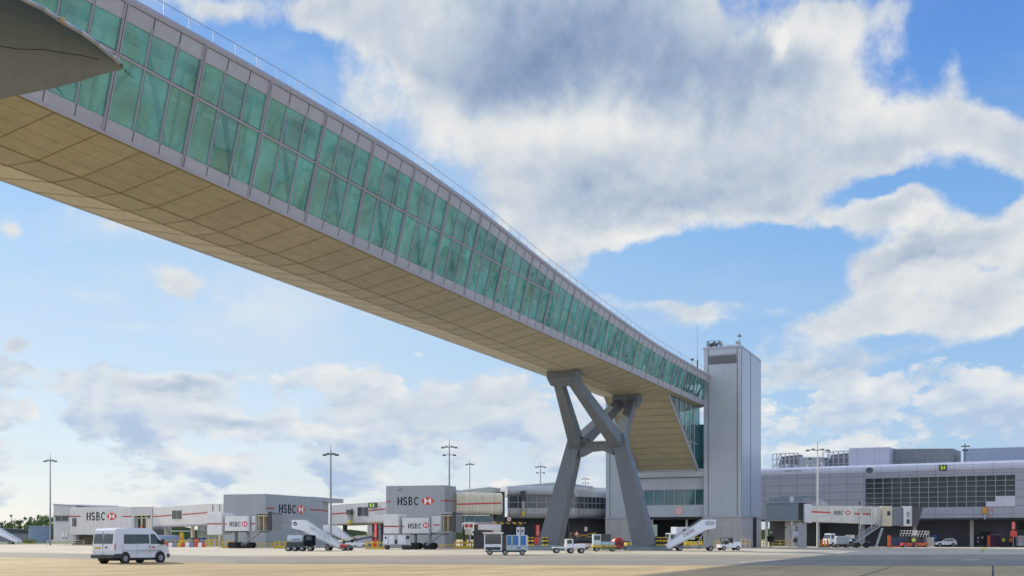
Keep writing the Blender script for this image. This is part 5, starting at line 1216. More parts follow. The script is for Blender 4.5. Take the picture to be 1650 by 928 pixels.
# ---- passenger stairs (generic)
def stairs(lab, px, by, hd, Lr, Hr, tx=None, txm=None, truck=None, Y=None, flip=1, rail=.95):
    v = place('passenger_stairs', lab, 'passenger stairs', px, by, hd, Y); W = 1.0
    # ramp from ground front (x=+Lr/2) to top (x=-Lr/2)
    x0, x1 = Lr/2, -Lr/2
    for s in (-1,1):
        mb = MB(); y = s*W
        mb.prism([(x0,y,.35),(x0+.2,y,.75),(x0-.2,y,1.15),(x1,y,Hr+rail),(x1-1.5,y,Hr+rail),(x1-1.5,y,Hr-.1),(x1,y,Hr-.45)], (0,-s*.06,0))
        p_ = mb.build('side_panel', M['vanwhite'], v, bevel=.01)
        if tx and s == flip:
            mb = MB(); u = Vector((x0-x1,0,.35-Hr)).normalized(); 
            w_ = Vector((0,0,1)); h_ = .46; TW[0] = .8; st = Vector((x1+.9,y+s*.012,Hr-.22)); 
            text(mb, tx, lambda a,b,k: st+u*(a*h_*1.15)*1.0+w_*(b*h_-.05)+Vector((0,s*.003*k,0)), 0); mb.build('lettering', txm or M['letter'], p_, recalc=False)
            # round emblem on the top landing
            mb = MB(); c_ = Vector((x1-1.05,y+s*.012,Hr+.45)); mb.poly([c_+Vector((math.cos(k*math.pi/8)*.24,0,math.sin(k*math.pi/8)*.24)) for k in range(16)]); c2 = c_+Vector((0,s*.004,0))
            mb.poly([c2+Vector((a,0,b)) for a,b in ((-.1,-.12),(-.1,.1),(0,-.02),(.1,.1),(.1,-.12),(0,-.1))], 1); mb.build('emblem', [M['navy'],M['logowhite']], p_, recalc=False)
        mb = MB(); mb.path([(x0-.2,y,1.35),(x1,y,Hr+rail+.15),(x1-1.5,y,Hr+rail+.15)], .03, mi=0); mb.build('handrail', M['galv'], v)
    n = 16; mb = MB()
    for k in range(n):
        f_ = k/(n-1); x = x0+(x1-x0)*f_; z = .4+(Hr-.4)*f_; mb.box(x-.16,x+.16,-W+.06,W-.06,z-.05,z)
    mb.box(x1-1.5,x1,-W+.06,W-.06,Hr-.08,Hr); mb.build('steps', M['galv'], v)
    mb = MB(); mb.beam((x0,0,.3),(x1,0,Hr-.55),1.5,.18); mb.build('stringer', M['white'], v)
    mb = MB(); mb.beam((x0*.55,0,.55),(x1-1.2,0,.55),1.5,.2); 
    mb.beam((x1-.3,.6,.6),(x1-.9,.6,Hr-.3),.12,.2); mb.beam((x1-.3,-.6,.6),(x1-.9,-.6,Hr-.3),.12,.2); mb.beam((x1+1.0,.6,.6),(x1-.2,.6,Hr-.5),.1,.14)
    mb.build('chassis', M['galv'], v)
    for x in (x0*.35, x1-.9):
        for y in (-.85,.85): wheel(v, x, y, .32, .2)
    mb = MB(); mb.tube((x1-1.5,.9,Hr+.1),(x1-3.2,.9,Hr+.18),.05,n=6); mb.build('boarding_guard', M['galv'], v)
    return v
v = stairs('white mobile stairs with grey blue lettering in front of the first grey gate block', 520, 886.5, -3, 4.6, 3.0, 'MENZIES', None, flip=-1)
bx(v, 'tow_dolly', M['redb'], 2.0,3.2,-.9,.9,.35,.8,.04)
for x in (2.9,3.5):
    for y in (-.9,.9): wheel(v, x, y, .28, .18)
mb = MB(); mb.beam((3.2,0,.5),(6.4,0,.35),.1,.1); mb.beam((4.2,-.3,.45),(5.2,.3,.45),.2,.2); mb.build('tow_bar', M['galv'], v)
# tanker-like service truck beneath these stairs
v = place('service_truck', 'white tank on a small dark service truck under the upper end of the lettered stairs', 'truck', 480, 886.5, 2, Y=139)
mb = MB(); mb.tube((-1.25,0,1.45),(.65,0,1.45),.52,n=18); mb.build('tank', M['lightblue'] if False else mat('pale grey tank paint',(.50,.56,.62),.35,var=.05), v, smooth=False)
bx(v, 'tank_saddle', M['dark'], -1.3,.8,-.75,.75,.6,1.1,.03); bx(v, 'chassis', M['galv'], -1.4,2.6,-.6,.6,.5,.75,.02); bx(v, 'tank_lettering', M['letter'], -.6,.3,-.54,-.5,1.38,1.55,0)
b_ = bx(v, 'cab', M['navy'], .85,2.1,-.85,.85,.65,2.0,.12); bx(b_, 'window', M['carglass'], 1.1,1.8,-.87,.87,1.35,1.85,.01)
for x in (-1.1,-.3,.6,1.6):
    for y in (-.75,.75): wheel(v, x, y, .34, .22)
# right stairs
v = stairs('white mobile stairs with navy emblems at the foot of the service tower', 1104, 886.6, 180, 4.4, 3.0, None, Y=142)
v.children[0]; 
def loz(par, cx, cz, L, h, ang, s, y=1.0):
    mb = MB(); u = Vector((math.cos(ang),0,math.sin(ang))); w_ = Vector((-math.sin(ang),0,math.cos(ang))); c_ = Vector((cx,s*(y+.012),cz))
    ring = lambda r,q: [c_+u*((L/2-h/2)*(1 if math.cos(a)>0 else -1)+math.cos(a)*h/2*r)+w_*math.sin(a)*h/2*r+Vector((0,s*q,0)) for a in [k*math.pi/8+.01 for k in range(16)]]
    mb.poly(ring(1,0),0); mb.poly(ring(.72,.004),1)
    for k in range(5): mb.poly([c_+Vector((0,s*.008,0))+u*x+w_*z for x, z in ((-.42*L+k*L*.17,-.12*h*(1+k%2)),(-.42*L+k*L*.17+L*.11,-.12*h*(1+k%2)),(-.42*L+k*L*.17+L*.11,.14*h),(-.42*L+k*L*.17,.2*h))], 0)
    mb.build('emblem', [mat('navy emblem',(.03,.05,.2),.5), M['logowhite']], par, recalc=False)
sp_ = [c for c in v.children if c.name.startswith('side_panel')]
for c_ in sp_:
    s = 1 if c_.data.vertices[0].co.y > 0 else -1
    loz(c_, -2.95, 3.5, 1.15, .5, 0, s); loz(c_, -.3, 2.3, 1.6, .42, math.atan2(2.6,-4.4)+math.pi, s)
# far left stairs
v = stairs('white mobile passenger stairs parked on grass edge at the far left border', 11, 876, -4, 6.0, 3.4, None, Y=262)
# second stair glimpsed behind the lettered ones
v = stairs('small white mobile stairs behind the lighting mast, between the grey gate blocks', 556, 880, -5, 4.0, 2.8, None, Y=186)
# ---- ground power unit
v = place('ground_power_unit', 'boxy pale grey ground power unit on wheels in front of the middle jet bridge', 'ground power unit', 640, 884.8, 2, group=None)
b_ = bx(v, 'body', mat('pale grey unit paint',(.50,.54,.55),.4,var=.08,streak=.1), -1.9,1.9,-.9,.9,.62,2.15,.06)
for (x0,x1) in ((-1.8,-1.25),(-1.05,-.35),(.15,.85),(.9,1.2)): bx(b_, 'door', M['vanwhite'], x0,x1,-.93,-.9,.8,2.0,.01)
bx(b_, 'grille', M['dark'], 1.3,1.75,-.93,-.9,1.45,1.95,.01); bx(b_, 'grille', M['dark'], -.3,.1,-.93,-.9,.8,1.4,.01); bx(b_, 'gauge', M['navy'], -1.65,-1.4,-.95,-.92,1.5,1.8,.01)
bx(v, 'roof', M['dark'], -1.95,1.95,-.95,.95,2.15,2.24,.02); bx(v, 'chassis', M['galv'], -2.0,2.0,-.8,.8,.5,.62,.01)
for x in (-1.35,1.0,1.55):
    for y in (-.75,.75): wheel(v, x, y, .33, .2, M['dark'])
# ---- blue and white lavatory style service truck
v = place('service_van', 'small pale blue and white service vehicle with glazed cab and blue roller shutters', 'service vehicle', 815, 893.6, 180)
lb = mat('pale blue grey vehicle paint',(.42,.52,.58),.35,var=.06)
prof = [(-2.05,.42),(-2.05,1.0),(-2.05,2.0),(-1.98,2.06),(-.1,2.06),(-.1,.42)]
b_ = bx(v, 'cargo_box', lb, -2.15,-.05,-.9,.9,.45,1.95,.05)
for x0,x1 in ((-1.95,-1.45),(-1.2,-.7),(-.5,-.15)): bx(b_, 'shutter', M['blue'], x0,x1,.9,.93,1.0,1.88,.01)
for x in (-1.32,-.6,-2.05): bx(b_, 'shutter_frame', M['green'] if x == -.6 else M['logowhite'], x-.05,x+.05,.91,.95,.9,1.9,.0)
c_ = bx(v, 'cab', M['vanwhite'], .35,2.1,-.92,.92,.4,1.05,.06)
mb = MB()
for x in (.4,2.05):
    for y in (-.86,.86): mb.box(x-.05,x+.05,y-.05,y+.05,1.0,2.12)
mb.build('cab_pillar', M['vanwhite'], c_); bx(v, 'roof', M['logowhite'], .2,2.25,-.98,.98,2.1,2.22,.04)
bx(v, 'cab_window', M['carglass'], .45,2.0,-.84,.84,1.08,2.05,.01); bx(c_, 'dark_panel', M['dark'], .5,1.95,.92,.94,.5,.8,.01)
bx(v, 'driver_opening', mat('dim cab interior',(.10,.08,.06),.8), -.05,.35,-.8,.8,.5,1.95,.01); bx(v,'chassis',M['dark'],-2.0,2.0,-.7,.7,.3,.5,.01)
bx(b_,'emblem',M['letter'],-1.45,-1.05,.905,.915,.62,.78,0)
mb = MB(); mb.tube((1.2,0,2.22),(1.2,0,2.36),.08,n=8); mb.build('beacon', M['orange'], v)
for x in (-1.6,.05,1.55):
    for y in (-.82,.82): wheel(v, x, y, .27, .2)
# ---- baggage tug in front of the pylon
def tug(lab, px, by, hd, Y=None, long=0):
    v = place('baggage_tug', lab, 'baggage tractor', px, by, hd, Y)
    bx(v, 'body', M['vanwhite'], -1.5,1.5,-.65,.65,.35,.78,.06); bx(v, 'bonnet', M['vanwhite'], .25,1.45,-.6,.6,.75,1.12,.08)
    c_ = MB(); 
    for x in (-.9,.25):
        for y in (-.58,.58): c_.box(x-.035,x+.035,y-.035,y+.035,.75,1.62)
    c_.box(-1.0,.35,-.64,.64,1.6,1.68); c_.build('canopy', M['dark'], v)
    bx(v, 'seat', M['black'], -.75,-.35,-.45,.45,.75,1.25,.05); bx(v, 'windscreen', M['carglass'], .22,.26,-.55,.55,.95,1.58,.0)
    mb = MB(); mb.tube((.1,.2,.9),(-.1,.2,1.2),.03,n=6); mb.build('steering_column', M['dark'], v)
    for x in (-1.0,1.0):
        for y in (-.6,.6): wheel(v, x, y, .3, .2)
    for y in (-.4,.4): bx(v, 'headlight', M['logowhite'], 1.49,1.53,y-.1,y+.1,.55,.7,.01)
    return v
tug('white open baggage tractor with dark canopy right of the mobile stairs at the tower', 1174.5, 886.2, 15)
v = place('flatbed_truck', 'low white flatbed truck with small cab parked in front of the left pylon leg', 'truck', 916, 890.8, 4)
bx(v, 'flatbed', M['vanwhite'], -1.75,-.1,-.7,.7,.55,.72,.02); b_ = bx(v, 'cab', M['vanwhite'], -.35,.45,-.72,.72,.5,1.55,.08); bx(b_, 'window', M['carglass'], -.22,.30,-.74,.74,1.05,1.45,.01)
bx(v, 'bonnet', M['vanwhite'], .45,1.75,-.7,.7,.5,1.05,.1); bx(v, 'seat', M['black'], .45,.9,-.3,.3,1.0,1.35,.05)
for x in (-1.35,.2,1.35): 
    for y in (-.66,.66): wheel(v, x, y, .3, .2)
# ---- drum trailer group
v = place('equipment_trailer', 'pale equipment trailer with dark box and yellow base in front of the white tower', 'trailer', 972, 888.3, 3, Y=137)
b_ = bx(v, 'cab', mat('pale cyan metal',(.5,.6,.62),.4,var=.08), -1.3,-.35,-.7,.7,.8,2.1,.04); bx(b_, 'window', M['carglass'], -1.2,-.45,-.72,-.7,1.4,1.95,.01)
bx(v, 'dark_box', M['dark'], -.3,.85,-.7,.7,1.2,2.1,.04); bx(v, 'body', M['lightblue'], -.3,1.3,-.7,.7,.8,1.2,.03); bx(v, 'base', M['yellow'], -1.4,1.5,-.8,.8,.5,.75,.03)
for k in range(5): bx(v, 'battery_box', mat('olive case',(.16,.17,.08),.6), -.3+k*.35,-.02+k*.35,-.85,-.6,.2,.62,.02)
for x in (-.9,1.1):
    for y in (-.7,.7): wheel(v, x, y, .26, .18)
v = place('hose_reel', 'large red hose reel standing behind the pale equipment trailer', 'hose reel', 995, 886.5, 20, Y=143)
mb = MB(); mb.tube((0,-.4,1.0),(0,.4,1.0),.66,n=28); mb.build('drum', M['redb'], v, bevel=.03); 
mb = MB(); mb.tube((0,-.48,1.0),(0,-.4,1.0),.70,n=28); mb.tube((0,.4,1.0),(0,.48,1.0),.70,n=28); mb.build('flange', mat('dark red paint',(.35,.03,.03),.5), v)
bx(v, 'frame', M['dark'], -1.0,1.0,-.6,.6,.15,.32,.02); mb = MB(); mb.beam((-.8,-.6,.3),(0,-.6,1.2),.1,.1); mb.beam((.8,-.6,.3),(0,-.6,1.2),.1,.1); mb.tube((0,0,1.3),(1.8,0,1.1),.08,n=6); mb.build('strut', M['dark'], v)
# ---- belt loader / yellow frame group behind
def beltloader(lab, px, by, hd, Y, c):
    v = place('belt_loader', lab, 'belt loader', px, by, hd, Y)
    bx(v, 'body', c, -1.8,1.8,-.8,.8,.4,.85,.05); mb = MB(); mb.beam((-2.6,.2,.8),(2.8,.2,1.9),.8,.25); mb.build('conveyor', M['dark'], v); 
    mb = MB(); mb.path([(-2.4,-.25,1.3),(2.6,-.25,2.35)], .04); mb.path([(-2.4,-.25,.9),(-2.4,-.25,1.3)], .04); mb.path([(2.6,-.25,1.9),(2.6,-.25,2.35)], .04); mb.build('rail', M['yellow'], v)
    bx(v, 'seat', M['black'], -.9,-.5,-.7,-.3,.85,1.4,.03)
    for x in (-1.2,1.2):
        for y in (-.7,.7): wheel(v, x, y, .32, .2)
beltloader('yellow belt loader standing behind the left pylon leg', 930, 883, 8, 158, M['yellow'])
beltloader('cream belt loader parked low behind the flatbed truck', 950, 883, 175, 152, M['cream'])
beltloader('white belt loader between the lighting mast and the yellow crash frame', 575, 881, 3, 178, M['vanwhite'])
v = place('yellow_tractor', 'small yellow and cream tractor beside the right pylon leg', 'tractor', 1022, 884, 10, 160)
bx(v, 'body', M['yellow'], -1.3,1.0,-.6,.6,.4,.95,.06); b_ = bx(v, 'cab', M['cream'], -.3,.7,-.6,.6,.95,2.1,.06); bx(b_, 'window', M['carglass'], -.2,.6,-.62,.62,1.4,1.95,.01)
for x in (-.9,.7):
    for y in (-.6,.6): wheel(v, x, y, .34, .22)
v = place('yellow_cart', 'yellow equipment cart under the building, beside the mobile stairs', 'cart', 1117, 882, 0, 168)
bx(v, 'body', M['yellow'], -1.3,1.3,-.7,.7,.4,1.1,.05); mb = MB(); mb.path([(-1.2,-.7,1.1),(-1.0,-.7,1.7),(1.0,-.7,1.7),(1.2,-.7,1.1)], .05); mb.build('rail', M['yellow'], v)
for x in (-.9,.9):
    for y in (-.6,.6): wheel(v, x, y, .3, .2)
# ---- high lift truck in the undercroft
def boxtruck(lab, px, by, hd, Y, box, cabc, L=4.6, hb_=2.2, z0=1.2, name='high_lift_truck'):
    v = place(name, lab, 'truck', px, by, hd, Y)
    b_ = bx(v, 'cargo_box', box, -L/2,L/2-1.3,-1.1,1.1,z0,z0+hb_,.05); 
    for x in (-.7,-1.9): bx(b_, 'hatch', M['dark'], x,x+.5,-1.12,-1.1,z0+hb_*.55,z0+hb_*.85,.01); bx(b_, 'hatch', M['dark'], x,x+.5,1.1,1.12,z0+hb_*.55,z0+hb_*.85,.01)
    prof = [(L/2-1.25,.5),(L/2-1.25,2.35),(L/2-.35,2.35),(L/2-.05,1.5),(L/2,.5)]
    c_ = shell(prof, 1.0, 1.3, .08, 'cab', cabc, v, .07)
    bx(c_, 'side_window', M['carglass'], L/2-1.05,L/2-.4,-1.0,1.0,1.45,2.1,.01)
    mb = MB(); mb.prism([(L/2-.31,-.85,2.2),(L/2-.31,.85,2.2),(L/2-.02,.9,1.5),(L/2-.02,-.9,1.5)], (.02,0,.01)); mb.build('windscreen', M['carglass'], c_)
    bx(v, 'chassis', M['dark'], -L/2,L/2-.3,-.8,.8,.5,.75,.02)
    for x in (-L/2+.9, L/2-.8):
        for y in (-.9,.9): wheel(v, x, y, .42, .26)
    return v
boxtruck('white high loader truck with raised box, in the undercroft behind the mobile stairs', 1094, 881, 195, 173, mat('blue white box paint',(.55,.62,.72),.4,var=.06), M['vanwhite'], 4.4, 1.95, 1.35)
boxtruck('white cab truck under the right jet bridge', 1349, 880, 200, 196, M['vanwhite'], M['vanwhite'], 4.6, .9, 1.0, 'catering_truck')
v = place('water_cart', 'rounded pale blue tank cart beside the truck under the right jet bridge', 'cart', 1356, 881.5, 0, 186)
bx(v, 'tank', mat('pale blue tank',(.38,.47,.56),.4,var=.08), -1.1,1.1,-.7,.7,.5,1.9,.22); bx(v,'chassis',M['dark'],-1.2,1.2,-.6,.6,.35,.5,.01)
for x in (-.8,.8):
    for y in (-.6,.6): wheel(v, x, y, .28, .18)
v = place('baggage_dolly', 'grey baggage dolly stacked with frames behind the jet bridge stairs', 'dolly', 1370, 881, 0, 188)
for z in (.5,.95,1.4): bx(v, 'deck', M['galv'], -1.0,1.0,-.7,.7,z,z+.1,.01)
bx(v, 'load', M['white'], -.7,.6,-.5,.5,1.5,2.1,.03); bx(v,'side_guard',M['yellow'],-1.2,-.9,-.7,.7,.4,1.1,.02)
for x in (-.8,.8):
    for y in (-.55,.55): wheel(v, x, y, .22, .14)
v = place('gas_bottle_rack', 'small orange and ochre rack of equipment beside the jet bridge column', 'rack', 1328, 881, 0, 188)
for k in range(4): mb = MB(); mb.tube((-.8+k*.45,0,.1),(-.8+k*.45,0,1.2+.2*(k%2)),.16,.12,n=10); mb.build('bottle', M['orange'] if k%2 else M['yellow'], v)
bx(v,'tray',M['dark'],-1.1,.9,-.3,.3,.0,.15,.01); mb = MB(); mb.path([(-1,.2,0),(-1,.2,1.0),(.8,.2,1.0),(.8,.2,0)],.04); mb.build('rail',M['galv'],v)
# ---- hatchback
v = place('hatchback_car', 'small white hatchback car parked near the terminal wall', 'car', 1521.5, 880.3, 186, 199)
prof = [(-1.95,.35),(-1.98,.75),(-1.85,1.0),(-1.55,1.42),(-1.35,1.50),(-.2,1.50),(.15,1.42),(.85,1.0),(1.6,.86),(1.93,.70),(1.97,.35)]
hw2 = lambda z: .84-.22*max(0,z-.9)
b_ = shell(prof, .84, .9, .22, 'body', M['vanwhite'], v, .06)
for s in (-1,1):
    for pts in ([(-1.45,1.0),(-.75,1.0),(-.75,1.38),(-1.3,1.38)], [(-.68,1.0),(.0,1.0),(-.05,1.38),(-.68,1.38)], [(.07,1.0),(.72,1.0),(.16,1.34),(.02,1.38)]):
        mb = MB(); q = [Vector((x, s*(hw2(z)+.012), z)) for x, z in pts]; mb.prism(q, (0,-s*.02,0)); mb.build('side_window', M['carglass'], v)
    for x in (-1.25,1.2):
        mb = MB(); mb.tube((x,s*.80,.33),(x,s*.848,.33),.38,n=18); mb.build('wheel_arch', M['black'], v); wheel(v, x, s*.76, .3, .2)
    bx(v,'headlight',M['logowhite'],1.75,1.92,s*.6-.12,s*.6+.12,.62,.76,.02); bx(v,'tail_light',M['redb'],-1.98,-1.85,s*.68-.08,s*.68+.08,.8,1.05,.02)
mb = MB(); mb.prism([(.2,-.62,1.43),(.2,.62,1.43),(.9,.72,1.02),(.9,-.72,1.02)], (.02,0,.02)); mb.build('windscreen', M['carglass'], v)
mb = MB(); mb.prism([(-1.60,-.6,1.38),(-1.60,.6,1.38),(-1.86,.68,1.02),(-1.86,-.68,1.02)], (-.02,0,.02)); mb.build('rear_window', M['carglass'], v)
# ---- scissor lifts
def scissor(lab, px, by, Y, c, h=1.0):
    v = place('scissor_lift', lab, 'scissor lift', px, by, 2, Y)
    bx(v, 'base', c, -1.2,1.2,-.6,.6,.25,.75,.04); mb = MB()
    for k in range(3):
        z = .8+k*h/3; mb.beam((-1.0,-.5,z),(1.0,-.5,z+h/3),.06,.1); mb.beam((1.0,-.5,z),(-1.0,-.5,z+h/3),.06,.1); mb.beam((-1.0,.5,z),(1.0,.5,z+h/3),.06,.1)
    mb.build('scissor_arms', M['dark'], v); z = .85+h; bx(v,'platform',M['dark'],-1.25,1.25,-.6,.6,z,z+.1,.02); mb = MB()
    for y in (-.6,.6):
        for zz in (.5,1.0): mb.path([(-1.25,y,z+zz),(1.25,y,z+zz)],.03)
        for k in range(6): x = -1.25+k*.5; mb.path([(x,y,z),(x+(.4 if k<5 else 0),y,z+1.0)],.03)
    mb.build('guard_rail', M['logowhite'], v)
    for x in (-.85,.85):
        for y in (-.6,.6): wheel(v, x, y, .25, .18)
    return v
scissor('red scissor lift left of the two, with white guard rails', 1464, 881, 190, M['redb'])
scissor('orange red scissor lift right beside the other, behind the worker', 1483, 881, 192, M['orange'], .9)
v = place('pallet_stack', 'pale wooden crate stack beside the scissor lifts', 'crate stack', 1497, 880.5, 0, 194)
bx(v,'crate',M['towerbase'],-.7,.7,-.5,.5,.1,1.7,.03); bx(v,'pallet',M['cream'],-.8,.8,-.6,.6,0,.14,.01)
# ---- blue boom lift
v = place('boom_lift', 'boom lift with long blue folded arm behind the white hatchback', 'boom lift', 1527, 880, 2, 203)
mb = MB(); mb.beam((-2.6,0,2.9),(2.4,0,3.05),.45,.42); mb.beam((-2.2,0,2.8),(-1.2,0,1.5),.35,.3); mb.beam((-1.2,0,1.5),(.9,0,1.3),.3,.3); mb.build('boom', M['blue'], v, bevel=.03)
bx(v,'body',M['green'],-.9,2.2,-.8,.8,.9,1.9,.08); bx(v,'chassis',M['lightblue'],-1.3,2.3,-.8,.8,.5,.9,.04); bx(v,'basket',M['blue'],-3.0,-2.2,-.6,.6,1.2,2.2,.03)
b_ = bx(v,'control_cab',M['vanwhite'],2.4,3.4,-.8,.8,.5,2.3,.08); bx(b_,'window',M['carglass'],2.6,3.2,-.82,.82,1.4,2.0,.01); bx(b_,'stripe',M['green'],2.45,3.35,-.83,-.8,.7,1.0,0)
for x in (-.9,1.8,3.0):
    for y in (-.75,.75): wheel(v, x, y, .42, .26)
# ================================================================ MASTS
def mast(lab, px, ytop, Y, kind=1, base=0.0, w=1.6, m='mast'):
    p = G(px, Y); z = CAMH+(HY-ytop)*Y/FPX; o = thing('lighting_mast', lab, 'lighting mast', p)
    w *= .55; mb = MB(); mb.tube((0,0,0),(0,0,z-.3),.22,.10,n=8); mb.build('pole', M[m], o)
    mb = MB(); mb.beam((-w,0,z-.9),(w,0,z-.9),.12,.12); mb.beam((0,-w*.7,z-.9),(0,w*.7,z-.9),.12,.12)
    if kind > 1: mb.beam((-w*.8,0,z-2.3),(w*.8,0,z-2.3),.12,.12)
    mb.tube((0,0,z-.5),(0,0,z+.5),.05,n=5); mb.build('head_frame', M['mast'], o)
    L = [(-w,z-1.0),(-w*.45,z-.85),(w*.45,z-.85),(w,z-1.0)]+([(-w*.8,z-2.4),(w*.8,z-2.4)] if kind > 1 else [])
    for x, zz in L:
        m_ = MB(); m_.hexa([(x-.34,-.3,zz-.15),(x+.34,-.3,zz-.15),(x+.34,.3,zz-.08),(x-.34,.3,zz-.08)], [(x-.2,-.16,zz+.16),(x+.2,-.16,zz+.16),(x+.2,.16,zz+.18),(x-.2,.16,zz+.18)]); m_.build('floodlight', M['dark'], o, bevel=.03)
mast('lighting mast at the far left, standing at the end of the low gate building', 81, 735, 232, 1, w=2.0)
mast('lighting mast standing in front of the first grey gate block', 533, 722, 168, 1, w=1.7)
mast('tall lighting mast rising behind the tall middle gate block', 724, 712, 205, 2, w=2.2)
mast('thin distant lighting mast above the cream rounded link', 757, 742, 290, 1, w=1.6)
mast('distant double tier lighting mast just left of the left pylon leg', 871, 746, 280, 2, w=2.0)
mast('smallest distant lighting mast between the pylon legs', 943.5, 767, 400, 2, w=2.2)
mast('white double tier lighting mast in front of the terminal', 1317.5, 716, 190, 2, w=3.2, m='white')
# ================================================================ RAILS, BARRIERS, SIGNS
def rail(lab, px0, px1, by, h=1.05, m='yellow', n=None, Y=None, grp='yellow guard rails along the stands'):
    Y = Y or gy(by); a = G(px0, Y); b = G(px1, Y); L = (b-a).length; n = n or max(2,int(L/1.6)); o = thing('guard_rail', lab, 'guard rail', a, group=grp); mb = MB()
    for i in range(n+1): x = L*i/n; mb.box(x-.05,x+.05,-.05,.05,0,h)
    mb.build('post', M[m], o); mb = MB()
    for z in (h*.5,h*.95): mb.box(0,L,-.035,.035,z-.05,z+.05)
    mb.build('bar', M[m], o)
rail('cream yellow guard rail at the foot of the far left gate building', 76, 149, 877.9, m='cream')
rail('yellow guard rail under the sloping link, left part', 267, 330, 880.6, 1.15)
rail('yellow guard rail with gate before the jet bridge legs', 331, 352, 881.2, 1.3, n=5)
rail('low yellow guard rail under the first jet bridge stairs', 388, 452, 881.5, .7)
rail('yellow guard rail right of the ground power unit', 672, 733, 883.6, .7)
rail('yellow guard rail left of the height beam', 733, 768, 883.0, .8)
rail('yellow guard rail right of the tower base, left of the dark bin', 1221, 1240, 881.0, 1.2, n=2)
rail('yellow guard rail right of the dark bin by the terminal', 1245, 1270, 881.0, 1.2, n=2)
rail('yellow guard rail at the corner of the service tower behind the open tractor', 1194, 1208, 883.2, 1.5, n=2)
rail('short yellow guard rail left of the open tractor', 1152, 1160, 883.2, 1.2, n=2)
# yellow wheel stop / crash frame group
def crash(lab, px, by, Y=None):
    o = place('crash_frame', lab, 'crash frame', px, by, 0, Y); 
    bx(o,'block',M['yellow'],-1.4,1.4,-.4,.4,.0,.35,.03); 
    for x in (-1.2,-.4,.4,1.2): bx(o,'post',M['yellow'],x-.12,x+.12,-.12,.12,.35,1.15,.02)
    bx(o,'top_bar',M['yellow'],-1.4,1.4,-.15,.15,.85,1.0,.02)
crash('yellow crash frame around a red sign post, left of the ground power unit', 604, 884.0)
crash('yellow crash frame beside the first jet bridge wheels', 371, 882.0)
crash('yellow crash frame behind the tank truck', 455, 882.6)
crash('ochre crash frame right of the middle jet bridge cab', 747, 883.4)
# red/white/blue barrier blocks
cs = [M['redb'],M['logowhite'],M['letter'],M['yellow'],M['redb'],M['logowhite'],M['letter'],M['redb'],M['logowhite'],M['redb']]
nm = ['red','white','blue grey','yellow','second red','second white','second blue grey','third red','third white','last red']
for k in range(10):
    p = G(268+k*6.8, 192); o = thing('barrier_block', nm[k]+' plastic barrier block from the left, under the sloping link', 'barrier', p, group='plastic barrier blocks under the sloping link')
    mb = MB(); mb.prism([(-.33,-.25,0),(.33,-.25,0),(.33,.25,0),(-.33,.25,0)], (0,0,.15)); mb.hexa([(-.33,-.2,.15),(.33,-.2,.15),(.33,.2,.15),(-.33,.2,.15)], [(-.28,-.09,.8),(.28,-.09,.8),(.28,.09,.8),(-.28,.09,.8)]); mb.build('block', cs[k], o, bevel=.02)
# blue containers & yellow pump behind
v = place('fuel_tank', 'long blue fuel tank seen under the sloping link', 'tank', 272, 876, 0, 214); mb = MB(); mb.tube((-2.2,0,1.3),(2.2,0,1.3),.8,n=16); mb.build('barrel', M['letter'], v); bx(v,'stand',M['dark'],-1.8,1.8,-.5,.5,0,.6,.02)
v = place('pump_post', 'yellow pump post with a pale canopy under the sloping link', 'pump', 293, 878, 0, 205); bx(v,'post',M['yellow'],-.35,.35,-.3,.3,0,2.6,.05); bx(v,'canopy',M['roofgrey'],-1.8,1.8,-.8,.8,2.75,2.9,.02); bx(v,'post_panel',M['orange'],-.2,.2,-.33,-.3,1.2,1.8,.01); mb = MB(); mb.tube((0,0,2.6),(0,0,2.75),.1,n=6); mb.build('stem',M['galv'],v)
for k,(px,c,lb_) in enumerate(((308,'letter','blue'),(318,'redb','red'),(327,'blue','bright blue'))):
    v = place('drum', lb_+' drum standing behind the barrier blocks', 'drum', px, 878, 0, 204, group='drums behind the barrier blocks'); mb = MB(); mb.tube((0,0,0),(0,0,1.5),.55,n=14); mb.build('shell', M[c], v, bevel=.03); mb = MB(); mb.tube((0,0,1.5),(0,0,1.6),.58,n=14); mb.build('lid', M['dark'], v)
def redsign(lab, px, y0, y1, Y, wpx=5):
    s = Y/FPX; o = thing('warning_sign', lab, 'sign', G(px, Y)); zt = CAMH+(HY-y0)*s; w_ = wpx*s/2; zm = CAMH+(HY-y1)*s
    bx(o,'post',M['galv'],-.05,.05,.05,.15,0,zt,.0); b_ = bx(o,'board',M['redb'],-w_,w_,-.03,.03,zm,zt,.01)
    mb = MB(); h = (zt-zm); q = 'STOP'
    for i, ch in enumerate(q):
        z = zt-h*(.08+(i+1)*.22)
        for k,(pts,tw_) in enumerate(GL[ch]): stroke(mb, [(a,b) for a,b in pts], tw_, lambda u,v_,kk: Vector((-w_*.55+u*w_*1.2, -.04-.003*kk, z+v_*h*.17)), 0, k)
    mb.build('lettering', M['logowhite'], b_, recalc=False); bx(o,'foot',M['redb'],-w_*1.7,w_*1.7,-.15,.15,zm-1.3,zm-.25,.02)
redsign('tall narrow red warning sign with white letters by the dark pier undercroft', 866.5, 845, 862, 160, 6)
redsign('tall narrow red warning sign with white letters at the right end of the terminal', 1633, 840, 852, 190, 6)
redsign('dark red warning sign in the yellow crash frame between the gate blocks', 605, 842, 866, 163, 5)
